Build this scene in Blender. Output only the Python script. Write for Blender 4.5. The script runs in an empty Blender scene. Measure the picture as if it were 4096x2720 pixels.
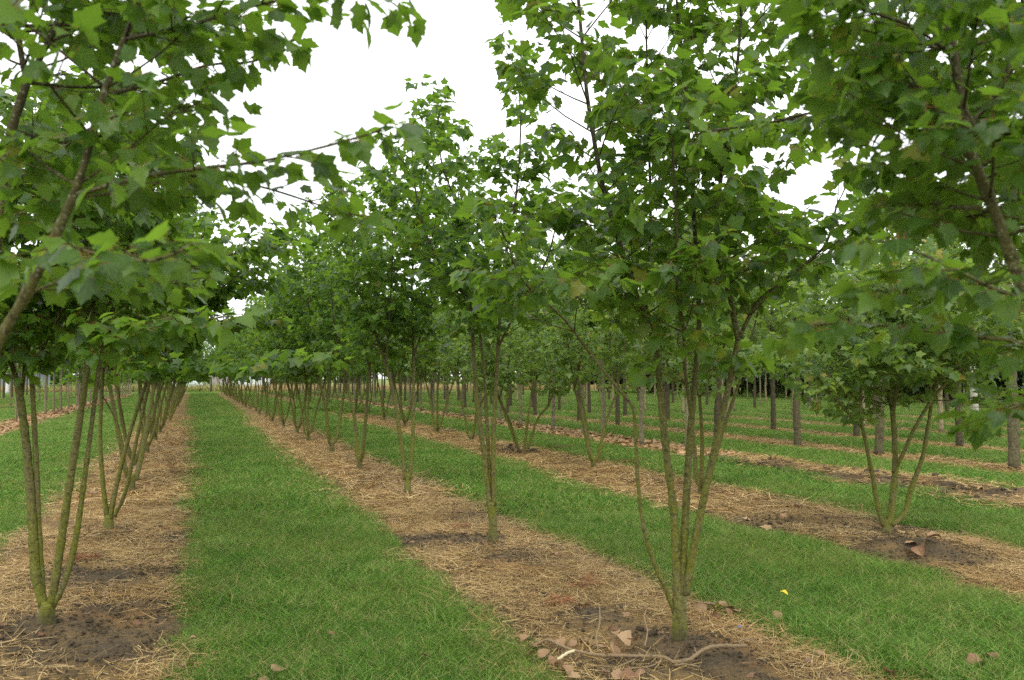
import bpy, math, random
import numpy as np
from mathutils import Vector, Matrix

random.seed(7)
rng = np.random.default_rng(11)
scene = bpy.context.scene
COL = scene.collection

# ------------------------------------------------------------------ camera
FPX, W0, H0, HOR = 3300.0, 4096.0, 2720.0, 1509.0
TH = math.atan((2048 - 776) / FPX)            # yaw to the right of the rows
PH = math.atan((HOR - H0 / 2) / FPX)          # slight upward pitch
EYE = np.array([0.0, 0.0, 1.6])
Fh = np.array([math.sin(TH), math.cos(TH), 0.0])
Rt = np.array([math.cos(TH), -math.sin(TH), 0.0])
Zv = np.array([0.0, 0.0, 1.0])
Fw = Fh * math.cos(PH) + Zv * math.sin(PH)
Up = Zv * math.cos(PH) - Fh * math.sin(PH)

cam = bpy.data.cameras.new("camera")
cam.sensor_width = 23.6
cam.lens = FPX / W0 * 23.6
cam.clip_start = 0.05
cam.clip_end = 2000
cam.dof.use_dof = True
cam.dof.focus_distance = 7.5
cam.dof.aperture_fstop = 2.4
camo = bpy.data.objects.new("camera", cam)
COL.objects.link(camo)
M = Matrix(((Rt[0], Up[0], -Fw[0], EYE[0]), (Rt[1], Up[1], -Fw[1], EYE[1]), (Rt[2], Up[2], -Fw[2], EYE[2]), (0, 0, 0, 1)))
camo.matrix_world = M
scene.camera = camo

# ------------------------------------------------------------------ world, sun, exposure
SUN_EL, SUN_AZ = math.radians(58), math.radians(205)
world = bpy.data.worlds.new("World")
scene.world = world
world.use_nodes = True
nt = world.node_tree
nt.nodes.clear()
wo = nt.nodes.new("ShaderNodeOutputWorld")
bg = nt.nodes.new("ShaderNodeBackground")
sky = nt.nodes.new("ShaderNodeTexSky")
sky.sky_type = 'NISHITA'
sky.sun_disc = False
sky.sun_elevation = SUN_EL
sky.sun_rotation = SUN_AZ
sky.dust_density = 4
mx = nt.nodes.new("ShaderNodeMix")
mx.data_type = 'RGBA'
mx.inputs[0].default_value = 0.9               # closed white cloud cover over the blue
mx.inputs[7].default_value = (20.0, 20.4, 20.8, 1)
nt.links.new(sky.outputs[0], mx.inputs[6])
nt.links.new(mx.outputs[2], bg.inputs[0])
bg.inputs[1].default_value = 0.12
nt.links.new(bg.outputs[0], wo.inputs[0])

sl = bpy.data.lights.new("sun", 'SUN')
sl.energy = 1.5
sl.angle = math.radians(14)
sl.color = (1.0, 0.96, 0.88)
so = bpy.data.objects.new("sun", sl)
COL.objects.link(so)
sd = Vector((math.sin(SUN_AZ) * math.cos(SUN_EL), math.cos(SUN_AZ) * math.cos(SUN_EL), math.sin(SUN_EL)))
so.rotation_euler = sd.to_track_quat('Z', 'Y').to_euler()
so.location = (0, 0, 30)

scene.view_settings.view_transform = 'Standard'
scene.view_settings.look = 'None'
scene.view_settings.exposure = -0.18
scene.view_settings.gamma = 1.0
scene.view_settings.use_curve_mapping = False
scene.cycles.sample_clamp_indirect = 4
scene.cycles.max_bounces = 9
scene.cycles.diffuse_bounces = 4
scene.cycles.glossy_bounces = 2
scene.cycles.transmission_bounces = 6
scene.cycles.use_denoising = False

# ------------------------------------------------------------------ pixel <-> place helpers
def at(px, py, depth):
    """point seen at full-size photo pixel (px,py), 'depth' metres in front of the camera"""
    d = Fw + Rt * (px - W0 / 2) / FPX + Up * (H0 / 2 - py) / FPX
    return EYE + d * depth / float(np.dot(d, Fh))
def ground_at(px, py, z=0.0):
    d = Fw + Rt * (px - W0 / 2) / FPX + Up * (H0 / 2 - py) / FPX
    return EYE + d * (z - EYE[2]) / d[2]
def project(P):
    q = np.atleast_2d(P) - EYE
    z = q @ Fw
    zz = np.where(np.abs(z) < 1e-3, 1e-3, z)
    return W0 / 2 + FPX * (q @ Rt) / zz, H0 / 2 - FPX * (q @ Up) / zz, z

# ------------------------------------------------------------------ smooth noise in numpy (for heights and masks)
TAB = np.random.default_rng(5).random((64, 64))
def vnoise(x, y, s, o=0.0):
    x = np.asarray(x, float) * s + 17.3 + o * 7.7
    y = np.asarray(y, float) * s + 9.1 + o * 3.1
    xi, yi = np.floor(x).astype(int), np.floor(y).astype(int)
    fx, fy = x - xi, y - yi
    fx, fy = fx * fx * (3 - 2 * fx), fy * fy * (3 - 2 * fy)
    a = TAB[xi % 64, yi % 64]; b = TAB[(xi + 1) % 64, yi % 64]
    c = TAB[xi % 64, (yi + 1) % 64]; d = TAB[(xi + 1) % 64, (yi + 1) % 64]
    return (a * (1 - fx) + b * fx) * (1 - fy) + (c * (1 - fx) + d * fx) * fy - 0.5

# ------------------------------------------------------------------ planting beds (x from, x to)
YEND = 94.0
BEDS = [(-14.0, -13.0), (-10.2, -9.2), (-6.35, -4.95), (-1.66, -0.02), (1.86, 3.42), (5.58, 7.3), (9.35, 10.75), (12.85, 13.95), (16.15, 17.1)]
FAR_ROWS = [20.2, 23.7, 27.2, 30.7, 34.2, 37.8, 41.5, 45.5, 49.5]
BEDS += [(r - 0.42, r + 0.42) for r in FAR_ROWS]
def bed_dist(x, y):
    """> 0 inside a bed, metres to its edge"""
    x = np.asarray(x, float); y = np.asarray(y, float)
    d = np.full(x.shape, -9.0)
    for a, b in BEDS:
        d = np.maximum(d, np.minimum(x - a, b - x))
    return np.minimum(d, YEND - 2.0 - y)
ROWS_Y0, STEP = 0.98, 3.28
HEAPS = []                                     # (x, y, radius, height)
def tree_spot(px, py):
    p = ground_at(px, py, .02); return float(p[0]), float(p[1])
MID1, MID2, MID3, MID4 = tree_spot(2720, 2576), tree_spot(1974, 2177), tree_spot(1631, 1978), tree_spot(1445, 1882)
LEFT1, LEFT2 = tree_spot(182, 2510), tree_spot(434, 2130)
R31, R32, R33 = tree_spot(3548, 2148), tree_spot(2813, 1989), tree_spot(2360, 1879)
for (x, y) in (MID1, MID2, MID3, LEFT1, LEFT2, R31):
    HEAPS.append((x, y, 0.42, 0.03))
p = ground_at(2390, 2480); HEAPS.append((p[0], p[1], 0.22, 0.05))
p = ground_at(2860, 2690); HEAPS.append((p[0], p[1], 0.30, 0.06))
p = ground_at(3700, 2215); HEAPS.append((p[0], p[1], 0.45, 0.09))
p = ground_at(2060, 2240); HEAPS.append((p[0], p[1], 0.35, 0.05))
p = ground_at(380, 2330); HEAPS.append((p[0], p[1], 0.35, 0.03))
for (u, v, r) in ((60, 2560, .5), (330, 2620, .4), (420, 2440, .3), (200, 2330, .4), (1700, 2150, .3), (2500, 2690, .35)):
    p = ground_at(u, v); HEAPS.append((p[0], p[1], r, 0.015))
HOLES = []
for (u, v, r) in ((2950, 1850, .55), (3270, 1892, .75), (3840, 1972, .95), (2080, 1810, .4)):
    p = ground_at(u, v); HOLES.append((p[0], p[1], r))
def height(x, y):
    x = np.asarray(x, float); y = np.asarray(y, float)
    bd = bed_dist(x, y)
    near = np.clip(1.2 - np.hypot(x, y) / 40, 0, 1)
    h = 0.03 * vnoise(x, y, 0.7) * near
    inb = np.clip(bd / 0.35, 0, 1)
    h = h - 0.02 * (1 - inb) + inb * (0.005 + near * (0.05 * vnoise(x, y, 2.3, 1) + 0.03 * vnoise(x, y, 7.0, 2) + 0.018 * vnoise(x, y, 19.0, 3)))
    h = h + (1 - inb) * near * 0.02 * vnoise(x, y, 4.0, 4)
    for (a, b, r, k) in HEAPS:
        d2 = ((x - a) ** 2 + (y - b) ** 2) / (r * r)
        h = h + k * np.exp(-d2) * (1 + 0.9 * vnoise(x, y, 6.0, 5))
    for (a, b, r) in HOLES:
        d = np.sqrt((x - a) ** 2 * 1.6 + ((y - b) * .6) ** 2) / (r * .6)
        h = h - 0.16 * np.exp(-d ** 4) + 0.09 * np.exp(-((d - 1.35) / .3) ** 2) * (1 + 1.2 * vnoise(x, y, 5.0, 6))
    return h

def bare(x, y):
    """how bare the earth of a bed is: dug heaps, holes and the trodden edges"""
    d = np.zeros(np.shape(x))
    for (a, b, r, k) in HEAPS: d = np.maximum(d, np.exp(-((x - a) ** 2 + (y - b) ** 2) / (r * r * .8)))
    for (a, b, r) in HOLES: d = np.maximum(d, np.exp(-(((x - a) ** 2 + ((y - b) * .5) ** 2) / (r * r * .5)) ** 2) * (.9 + .8 * vnoise(x, y, 3, 33)))
    e = bed_dist(x, y)
    d = d + .45 * np.clip(1 - np.abs(e - .08) / .22, 0, 1) + .5 * (vnoise(x, y, 1.3, 31) + .6 * vnoise(x, y, 3.7, 32))
    return d

# ------------------------------------------------------------------ mesh helpers
def mesh_np(name, V, F, mat=None, uv=None, tone=None, smooth=False, dark=None):
    """V (n,3); F (m,3) triangles or (m,4) quads"""
    V = np.ascontiguousarray(V, dtype=np.float32); F = np.ascontiguousarray(F, dtype=np.int32)
    me = bpy.data.meshes.new(name)
    k = F.shape[1]
    me.vertices.add(len(V)); me.vertices.foreach_set("co", V.ravel())
    me.loops.add(F.size); me.loops.foreach_set("vertex_index", F.ravel())
    me.polygons.add(len(F))
    me.polygons.foreach_set("loop_start", np.arange(0, F.size, k, dtype=np.int32))
    me.polygons.foreach_set("loop_total", np.full(len(F), k, dtype=np.int32))
    me.polygons.foreach_set("use_smooth", np.full(len(F), bool(smooth)))
    me.update(calc_edges=True)
    if uv is not None:
        l = me.uv_layers.new(name="UVMap")
        l.data.foreach_set("uv", np.ascontiguousarray(uv[F.ravel()], dtype=np.float32).ravel())
    if tone is not None:
        a = me.attributes.new("tone", 'FLOAT', 'POINT')
        a.data.foreach_set("value", np.ascontiguousarray(tone, dtype=np.float32))
    if dark is not None:
        a = me.attributes.new("dark", 'FLOAT', 'POINT')
        a.data.foreach_set("value", np.ascontiguousarray(dark, dtype=np.float32))
    if mat: me.materials.append(mat)
    return me
def new_obj(name, data, parent=None, loc=None, rot=None, sc=None):
    o = bpy.data.objects.new(name, data)
    COL.objects.link(o)
    if parent is not None: o.parent = parent
    if loc is not None: o.location = loc
    if rot is not None: o.rotation_euler = rot
    if sc is not None: o.scale = (sc, sc, sc) if not hasattr(sc, '__len__') else sc
    return o
def tag(o, label=None, cat=None, group=None, kind=None):
    if label: o["label"] = label
    if cat: o["category"] = cat
    if group: o["group"] = group
    if kind: o["kind"] = kind
    return o
class Soup:
    """collects quads/tris of several pieces of ONE part"""
    def __init__(s): s.V = []; s.F = []; s.T = []; s.n = 0
    def add(s, V, F, t=0.5):
        V = np.asarray(V, float); s.V.append(V); s.F.append(np.asarray(F, int) + s.n)
        s.T.append(np.full(len(V), t) if np.isscalar(t) else np.asarray(t)); s.n += len(V)
    def mesh(s, name, mat, smooth=True):
        if not s.V: return None
        return mesh_np(name, np.concatenate(s.V), np.concatenate(s.F), mat, tone=np.concatenate(s.T), smooth=smooth)
def tube(P, r, sides=6, cap=True, flare=None):
    """tapered tube as quads (degenerate caps)"""
    P = np.asarray(P, float); r = np.asarray(r, float)
    T = np.gradient(P, axis=0); T /= np.linalg.norm(T, axis=1)[:, None] + 1e-9
    ref = np.array([0.31, 0.87, 0.05]) if abs(T[0][2]) > .5 else np.array([0.1, 0.2, 1.0])
    A = np.cross(T, ref); A /= np.linalg.norm(A, axis=1)[:, None] + 1e-9
    B = np.cross(T, A)
    an = np.linspace(0, 2 * np.pi, sides, endpoint=False)
    V = P[:, None, :] + r[:, None, None] * (np.cos(an)[None, :, None] * A[:, None, :] + np.sin(an)[None, :, None] * B[:, None, :])
    n = len(P); V = V.reshape(-1, 3)
    i = np.arange(n - 1)[:, None] * sides; j = np.arange(sides)[None, :]; j2 = (j + 1) % sides
    F = np.stack([i + j, i + j2, i + sides + j2, i + sides + j], -1).reshape(-1, 4)
    if cap:
        V = np.vstack([V, P[-1] + T[-1] * r[-1] * .5, P[0] - T[0] * r[0] * .3]); k = (n - 1) * sides
        jj = np.arange(0, sides, 2)
        c1 = np.stack([np.full(len(jj), n * sides), k + jj, k + (jj + 1) % sides, k + (jj + 2) % sides], -1)
        c0 = np.stack([np.full(len(jj), n * sides + 1), (jj + 2) % sides, (jj + 1) % sides, jj], -1)
        if sides % 2 == 0: F = np.vstack([F, c1, c0])
    return V, F
def resample(P, step):
    P = np.asarray(P, float)
    d = np.r_[0, np.cumsum(np.linalg.norm(np.diff(P, axis=0), axis=1))]
    # smooth through the points (Catmull-Rom)
    Q = [];
    E = np.vstack([2 * P[0] - P[1], P, 2 * P[-1] - P[-2]])
    for i in range(len(P) - 1):
        n = max(2, int((d[i + 1] - d[i]) / step) + 1)
        t = np.linspace(0, 1, n, endpoint=False)[:, None]
        p0, p1, p2, p3 = E[i], E[i + 1], E[i + 2], E[i + 3]
        Q.append(0.5 * (2 * p1 + (p2 - p0) * t + (2 * p0 - 5 * p1 + 4 * p2 - p3) * t * t + (3 * p1 - p0 - 3 * p2 + p3) * t ** 3))
    Q.append(P[-1:])
    return np.vstack(Q)

# ------------------------------------------------------------------ materials
def mat_new(name):
    m = bpy.data.materials.new(name); m.use_nodes = True
    t = m.node_tree; t.nodes.clear()
    out = t.nodes.new("ShaderNodeOutputMaterial")
    return m, t, out
def N(t, typ, **kw):
    n = t.nodes.new(typ)
    for k, v in kw.items(): setattr(n, k, v)
    return n
def noise(t, scale, detail=4, rough=.55, vec=None, dist=0):
    n = N(t, "ShaderNodeTexNoise"); n.inputs["Scale"].default_value = scale
    n.inputs["Detail"].default_value = detail; n.inputs["Roughness"].default_value = rough
    n.inputs["Distortion"].default_value = dist
    if vec is not None: t.links.new(vec, n.inputs["Vector"])
    return n.outputs["Fac"]
def ramp(t, fac, stops):
    r = N(t, "ShaderNodeValToRGB"); e = r.color_ramp.elements
    while len(e) > 1: e.remove(e[-1])
    e[0].position = stops[0][0]; e[0].color = (*stops[0][1], 1) if len(stops[0][1]) == 3 else stops[0][1]
    for p, c in stops[1:]:
        q = e.new(p); q.color = (*c, 1)
    t.links.new(fac, r.inputs[0]); return r.outputs[0]
def mixc(t, fac, a, b, mode='MIX'):
    m = N(t, "ShaderNodeMix", data_type='RGBA', blend_type=mode)
    for i, v in ((0, fac), (6, a), (7, b)):
        if hasattr(v, 'is_linked') or hasattr(v, 'links'): t.links.new(v, m.inputs[i])
        elif i == 0: m.inputs[0].default_value = v
        else: m.inputs[i].default_value = (*v, 1)
    return m.outputs[2]
def math_(t, op, a, b=None, clamp=False):
    m = N(t, "ShaderNodeMath", operation=op, use_clamp=clamp)
    for i, v in ((0, a), (1, b)):
        if v is None: continue
        if hasattr(v, 'links'): t.links.new(v, m.inputs[i])
        else: m.inputs[i].default_value = v
    return m.outputs[0]
def attr(t, name):
    a = N(t, "ShaderNodeAttribute", attribute_name=name); return a.outputs["Fac"]
def pos(t): return N(t, "ShaderNodeNewGeometry").outputs["Position"]
def principled(t, out, col, rough=.8, spec=.3, bump=None, bstr=.3, bdist=.01):
    p = N(t, "ShaderNodeBsdfPrincipled")
    if hasattr(col, 'links'): t.links.new(col, p.inputs["Base Color"])
    else: p.inputs["Base Color"].default_value = (*col, 1)
    if hasattr(rough, 'links'): t.links.new(rough, p.inputs["Roughness"])
    else: p.inputs["Roughness"].default_value = rough
    p.inputs["Specular IOR Level"].default_value = spec
    if bump is not None:
        b = N(t, "ShaderNodeBump"); b.inputs["Strength"].default_value = bstr; b.inputs["Distance"].default_value = bdist
        t.links.new(bump, b.inputs["Height"]); t.links.new(b.outputs[0], p.inputs["Normal"])
    if out is not None: t.links.new(p.outputs[0], out.inputs[0])
    return p

def leaf_mat(name, dark, mid, light, under, trans, tmix=.42, veins=False, rough=.42):
    m, t, out = mat_new(name)
    tn = attr(t, "tone")
    oi = N(t, "ShaderNodeObjectInfo").outputs["Random"]
    big = noise(t, 1.3, 2, vec=pos(t))
    f = math_(t, 'ADD', tn, math_(t, 'MULTIPLY', math_(t, 'SUBTRACT', big, .5), .7))
    f = math_(t, 'ADD', f, math_(t, 'MULTIPLY', math_(t, 'SUBTRACT', oi, .5), .14), clamp=True)
    col = ramp(t, f, [(0.0, dark), (0.45, mid), (0.93, light), (0.985, light), (1.0, (light[0] * 1.7, light[1] * .95, light[2]))])
    fine = noise(t, 60, 2, vec=pos(t))
    col = mixc(t, math_(t, 'MULTIPLY', fine, .35), col, dark)
    if veins:
        uv = N(t, "ShaderNodeUVMap").outputs[0]
        sx = N(t, "ShaderNodeSeparateXYZ"); t.links.new(uv, sx.inputs[0])
        ax = math_(t, 'ABSOLUTE', math_(t, 'SUBTRACT', sx.outputs[0], .5))
        yy = sx.outputs[1]
        v0 = math_(t, 'LESS_THAN', ax, .014)
        v1 = math_(t, 'LESS_THAN', math_(t, 'ABSOLUTE', math_(t, 'SUBTRACT', math_(t, 'SUBTRACT', yy, .3), math_(t, 'MULTIPLY', ax, 1.0))), .018)
        v2 = math_(t, 'LESS_THAN', math_(t, 'ABSOLUTE', math_(t, 'SUBTRACT', math_(t, 'SUBTRACT', yy, .55), math_(t, 'MULTIPLY', ax, 1.1))), .012)
        pet = math_(t, 'LESS_THAN', yy, .17)
        v = math_(t, 'MAXIMUM', v0, math_(t, 'MAXIMUM', v1, v2))
        col = mixc(t, math_(t, 'MULTIPLY', v, .38), col, (light[0] * 1.3, light[1] * 1.15, light[2] * 1.6))
        col = mixc(t, pet, col, (.26, .07, .035))
    bf = N(t, "ShaderNodeNewGeometry").outputs["Backfacing"]
    cs = mixc(t, math_(t, 'MULTIPLY', bf, .75), col, under)
    p = principled(t, None, cs, rough, .45, bump=noise(t, 45, 3, vec=pos(t)), bstr=.35, bdist=.006)
    tr = N(t, "ShaderNodeBsdfTranslucent")
    tc = mixc(t, .55, col, trans)
    t.links.new(tc, tr.inputs[0])
    ms = N(t, "ShaderNodeMixShader"); ms.inputs[0].default_value = tmix
    t.links.new(p.outputs[0], ms.inputs[1]); t.links.new(tr.outputs[0], ms.inputs[2]); t.links.new(ms.outputs[0], out.inputs[0])
    return m
M_LEAF = leaf_mat("maple_leaf", (.026, .066, .012), (.068, .150, .018), (.155, .265, .028), (.120, .180, .050), (.28, .50, .030), .52, True)
M_LEAF2 = leaf_mat("maple_foliage", (.028, .070, .014), (.072, .158, .020), (.165, .270, .030), (.120, .185, .050), (.29, .51, .035), .52)
M_YLEAF = leaf_mat("yellow_green_foliage", (.050, .11, .022), (.115, .205, .035), (.24, .33, .055), (.16, .23, .08), (.32, .50, .05), .48)
M_DLEAF = leaf_mat("dark_glossy_foliage", (.012, .035, .012), (.022, .06, .018), (.05, .10, .03), (.05, .07, .03), (.06, .14, .02), .22, rough=.3)

def bark_mat(name, low, high, moss, z0=.5, z1=2.6, mossamt=.5, nscale=30):
    m, t, out = mat_new(name)
    P = pos(t)
    sx = N(t, "ShaderNodeSeparateXYZ"); t.links.new(P, sx.inputs[0])
    mr = N(t, "ShaderNodeMapRange"); mr.inputs[1].default_value = z0; mr.inputs[2].default_value = z1
    t.links.new(sx.outputs[2], mr.inputs[0])
    n1 = noise(t, nscale, 5, .65, P); n2 = noise(t, 5, 3, .5, P)
    hgt = math_(t, 'ADD', mr.outputs[0], math_(t, 'MULTIPLY', math_(t, 'SUBTRACT', n2, .5), .5), clamp=True)
    col = mixc(t, hgt, low, high)
    mf = ramp(t, n2, [(.34, (.35,) * 3), (.56, (1, 1, 1))])
    mf2 = math_(t, 'MULTIPLY', math_(t, 'MULTIPLY', mf, mossamt), math_(t, 'SUBTRACT', 1.15, hgt), clamp=True)
    col = mixc(t, mf2, col, moss)
    col = mixc(t, ramp(t, n1, [(.33, (.85,) * 3), (.52, (0, 0, 0))]), col, (low[0] * .28, low[1] * .26, low[2] * .25))
    col = mixc(t, ramp(t, noise(t, nscale * 3, 2, .5, P), [(.56, (0, 0, 0)), (.70, (.6,) * 3)]), col, (.30, .30, .20))
    # bark darker towards the foot of the trunk
    ft = N(t, "ShaderNodeMapRange"); ft.inputs[1].default_value = .16; ft.inputs[2].default_value = .05
    t.links.new(sx.outputs[2], ft.inputs[0])
    col = mixc(t, math_(t, 'MULTIPLY', ft.outputs[0], .6), col, (.07, .06, .04))
    principled(t, out, col, .85, .2, bump=n1, bstr=.7, bdist=.006)
    return m
M_BARK = bark_mat("maple_bark", (.150, .125, .062), (.042, .033, .022), (.135, .140, .016), mossamt=.95, nscale=38)
M_PALE = bark_mat("pale_bark", (.23, .195, .125), (.19, .16, .10), (.17, .17, .07), 1, 4, .35, 14)
M_DARK = bark_mat("dark_bark", (.080, .060, .036), (.060, .046, .029), (.08, .075, .03), 1, 4, .3, 22)
M_SPOT = bark_mat("lichen_spotted_bark", (.115, .085, .052), (.085, .064, .04), (.12, .12, .05), 1, 4, .6, 18)
M_CANE = bark_mat("cane_wood", (.36, .29, .17), (.33, .27, .17), (.26, .24, .12), 1, 4, .2, 12)

def ground_mat():
    m, t, out = mat_new("ground_soil_and_turf")
    P = pos(t)
    bd = attr(t, "tone")
    e = math_(t, 'ADD', bd, math_(t, 'MULTIPLY', math_(t, 'SUBTRACT', noise(t, 3.0, 4, .6, P), .5), .20))
    isb = N(t, "ShaderNodeMapRange"); isb.inputs[1].default_value = -.03; isb.inputs[2].default_value = .05
    t.links.new(e, isb.inputs[0])
    # bed: dark earth with straw-coloured litter
    n1 = noise(t, 2.2, 5, .65, P); n2 = noise(t, 38, 5, .7, P); n3 = noise(t, 1.1, 3, .5, P)
    soil = mixc(t, n2, (.030, .023, .015), (.185, .145, .095))
    vc = N(t, "ShaderNodeMapping"); vc.inputs["Scale"].default_value = (1.0, 3.2, 1.0); t.links.new(P, vc.inputs[0])
    straw = mixc(t, noise(t, 55, 4, .75, vc.outputs[0]), (.12, .074, .031), (.46, .30, .115))
    red = ramp(t, n3, [(.56, (0, 0, 0)), (.66, (1, 1, 1))])
    straw = mixc(t, math_(t, 'MULTIPLY', red, .30), straw, (.30, .13, .05))
    sf = ramp(t, math_(t, 'SUBTRACT', math_(t, 'ADD', math_(t, 'MULTIPLY', n1, .45), math_(t, 'MULTIPLY', noise(t, 24, 4, .7, vc.outputs[0]), .55)), math_(t, 'MULTIPLY', attr(t, 'dark'), .16)), [(.35, (0, 0, 0)), (.56, (1, 1, 1))])
    # straw reads as closed cover far away
    cd = N(t, "ShaderNodeCameraData")
    bed = mixc(t, sf, soil, straw)
    # turf
    g1 = noise(t, .55, 4, .6, P); g2 = noise(t, 26, 4, .7, P)
    turf = mixc(t, g2, (.035, .060, .014), (.11, .185, .035))
    turf = mixc(t, ramp(t, g1, [(.45, (0, 0, 0)), (.75, (.55,) * 3)]), turf, (.19, .19, .06))
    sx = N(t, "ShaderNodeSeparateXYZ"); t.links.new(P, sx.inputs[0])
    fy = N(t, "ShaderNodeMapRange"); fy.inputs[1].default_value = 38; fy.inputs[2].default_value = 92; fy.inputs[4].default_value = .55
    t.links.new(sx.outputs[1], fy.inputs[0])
    turf = mixc(t, fy.outputs[0], turf, (.22, .27, .075))  # sunlit look of the far field mixed into the turf colour
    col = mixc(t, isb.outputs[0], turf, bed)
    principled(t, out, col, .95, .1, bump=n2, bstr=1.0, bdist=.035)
    return m
M_GROUND = ground_mat()

def strand_mat(name, stops, patch, pscale, patchcol, tr=.25, rough=.6):
    m, t, out = mat_new(name)
    P = pos(t)
    tn = attr(t, "tone"); oi = N(t, "ShaderNodeObjectInfo").outputs["Random"]
    f = math_(t, 'ADD', tn, math_(t, 'MULTIPLY', math_(t, 'SUBTRACT', oi, .5), .3), clamp=True)
    col = ramp(t, f, stops)
    col = mixc(t, math_(t, 'MULTIPLY', ramp(t, noise(t, pscale, 4, .6, P), [(.47, (0, 0, 0)), (.70, (1, 1, 1))]), patch), col, patchcol)
    p = principled(t, None, col, rough, .3)
    trn = N(t, "ShaderNodeBsdfTranslucent"); t.links.new(col, trn.inputs[0])
    ms = N(t, "ShaderNodeMixShader"); ms.inputs[0].default_value = tr
    t.links.new(p.outputs[0], ms.inputs[1]); t.links.new(trn.outputs[0], ms.inputs[2]); t.links.new(ms.outputs[0], out.inputs[0])
    return m
M_GRASS = strand_mat("grass_blades", [(0, (.032, .080, .010)), (.5, (.105, .245, .020)), (.82, (.25, .46, .065)), (.93, (.44, .46, .17)), (1, (.50, .38, .16))], .34, .7, (.26, .27, .06), .38)
M_GRASSFAR = strand_mat("grass_blades_sunlit_tint", [(0, (.070, .16, .020)), (.5, (.135, .275, .032)), (.88, (.23, .36, .07)), (1, (.42, .38, .14))], .5, .35, (.34, .34, .09), .35)  # brighter copy of the blade colours, with distant sunlight painted in
M_STRAW = strand_mat("straw_strands", [(0, (.11, .068, .030)), (.35, (.34, .215, .075)), (.75, (.58, .395, .145)), (1, (.78, .59, .30))], .30, 1.0, (.42, .21, .06), .1)
M_DRYG = strand_mat("dry_tall_grass", [(0, (.22, .16, .06)), (.5, (.46, .33, .13)), (1, (.62, .48, .24))], .5, .15, (.16, .2, .05), .2)

def simple(name, col, rough=.7, spec=.3, var=.25, sc=20, bump=.3):
    m, t, out = mat_new(name)
    P = N(t, "ShaderNodeTexCoord").outputs["Object"]
    n = noise(t, sc, 4, .6, P)
    oi = N(t, "ShaderNodeObjectInfo").outputs["Random"]
    d = tuple(c * (1 - var) for c in col); l = tuple(min(1, c * (1 + var)) for c in col)
    c = mixc(t, n, d, l)
    c = mixc(t, math_(t, 'MULTIPLY', oi, var), c, tuple(x * .6 for x in col))
    principled(t, out, c, rough, spec, bump=n, bstr=bump, bdist=.004)
    return m
def dryleaf_mat(name, a, b, c):
    m, t, out = mat_new(name)
    tn = attr(t, "tone"); oi = N(t, "ShaderNodeObjectInfo").outputs["Random"]
    P = pos(t)
    f = math_(t, 'ADD', math_(t, 'MULTIPLY', tn, .6), math_(t, 'MULTIPLY', oi, .4), clamp=True)
    col = ramp(t, f, [(0, a), (.5, b), (1, c)])
    col = mixc(t, math_(t, 'MULTIPLY', noise(t, 40, 4, .6, P), .45), col, tuple(x * .45 for x in a))
    bf = N(t, "ShaderNodeNewGeometry").outputs["Backfacing"]
    col = mixc(t, math_(t, 'MULTIPLY', bf, .4), col, c)
    principled(t, out, col, .6, .35, bump=noise(t, 60, 3, .6, P), bstr=.5, bdist=.005)
    return m
M_DRY = dryleaf_mat("dry_brown_leaf", (.16, .070, .034), (.31, .18, .088), (.46, .315, .17))
M_LITTER = dryleaf_mat("leaf_litter", (.26, .14, .06), (.50, .30, .14), (.68, .50, .28))
M_YELLOW = simple("yellow_leaf", (.62, .55, .10), .5, .4)
M_BRIGHTY = simple("bright_yellow_leaf", (.75, .58, .02), .5, .4)
M_TWIG = simple("dead_branch_bark", (.30, .215, .12), .85, .2, .55, 70, 1.0)
M_PEELED = simple("peeled_stick_wood", (.62, .55, .33), .6, .3, .12)
M_CLOD = simple("earth_clod", (.085, .065, .042), .95, .1, .4, 60, 1)
M_BLUE = simple("blue_plastic_scrap", (.05, .18, .55), .4, .5)
M_WHITE = simple("white_boards", (.72, .73, .72), .6, .3, .06, 3)
M_PINKWOOD = simple("weathered_fence_boards", (.42, .36, .34), .8, .2, .2, 4)
M_GREY = simple("grey_metal_sheet", (.20, .22, .25), .5, .4, .1, 2)
M_ROOF = simple("dark_roof_sheet", (.10, .11, .12), .6, .4, .1, 2)
M_GLASS = simple("dark_window_glass", (.05, .06, .07), .15, .6, .05, 2)
M_SIGN = simple("blue_sign_face", (.10, .25, .62), .4, .4, .05)
M_POST = simple("dark_post_wood", (.05, .045, .045), .8, .2)
M_LIGHTPOST = simple("pale_post_wood", (.62, .58, .50), .8, .2)
M_CAR = simple("pale_car_paint", (.60, .68, .72), .3, .6, .03)
M_TYRE = simple("black_rubber", (.02, .02, .02), .9, .2)

# ------------------------------------------------------------------ ground
def axis(parts):
    out = []
    for a, b, s in parts: out += list(np.arange(a, b, s))
    return np.array(out + [parts[-1][1]])
gx = axis([(-300, -60, 40), (-60, -16, 4), (-16, -7, .3), (-7, -2.2, .12), (-2.2, 5, .045), (5, 7.6, .06), (7.6, 12, .1), (12, 18, .12), (18, 50, .21), (50, 100, 6), (100, 420, 40)])
gy = axis([(-60, 0, 10), (0, 3, .5), (3, 9, .05), (9, 14, .09), (14, 26, .18), (26, 50, .5), (50, 100, 1.2), (100, 200, 12), (200, 800, 75)])
X, Y = np.meshgrid(gx, gy, indexing='ij')
Hh = height(X, Y)
BD = bed_dist(X, Y)
V = np.stack([X, Y, Hh], -1).reshape(-1, 3)
nx, ny = X.shape
I = (np.arange(nx - 1)[:, None] * ny + np.arange(ny - 1)[None, :]).ravel()
F = np.stack([I, I + ny, I + ny + 1, I + 1], -1)
DK = bare(X, Y)
g = new_obj("ground", mesh_np("ground", V, F, M_GROUND, tone=BD.ravel(), smooth=True, dark=DK.ravel()))
tag(g, kind="structure")

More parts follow.
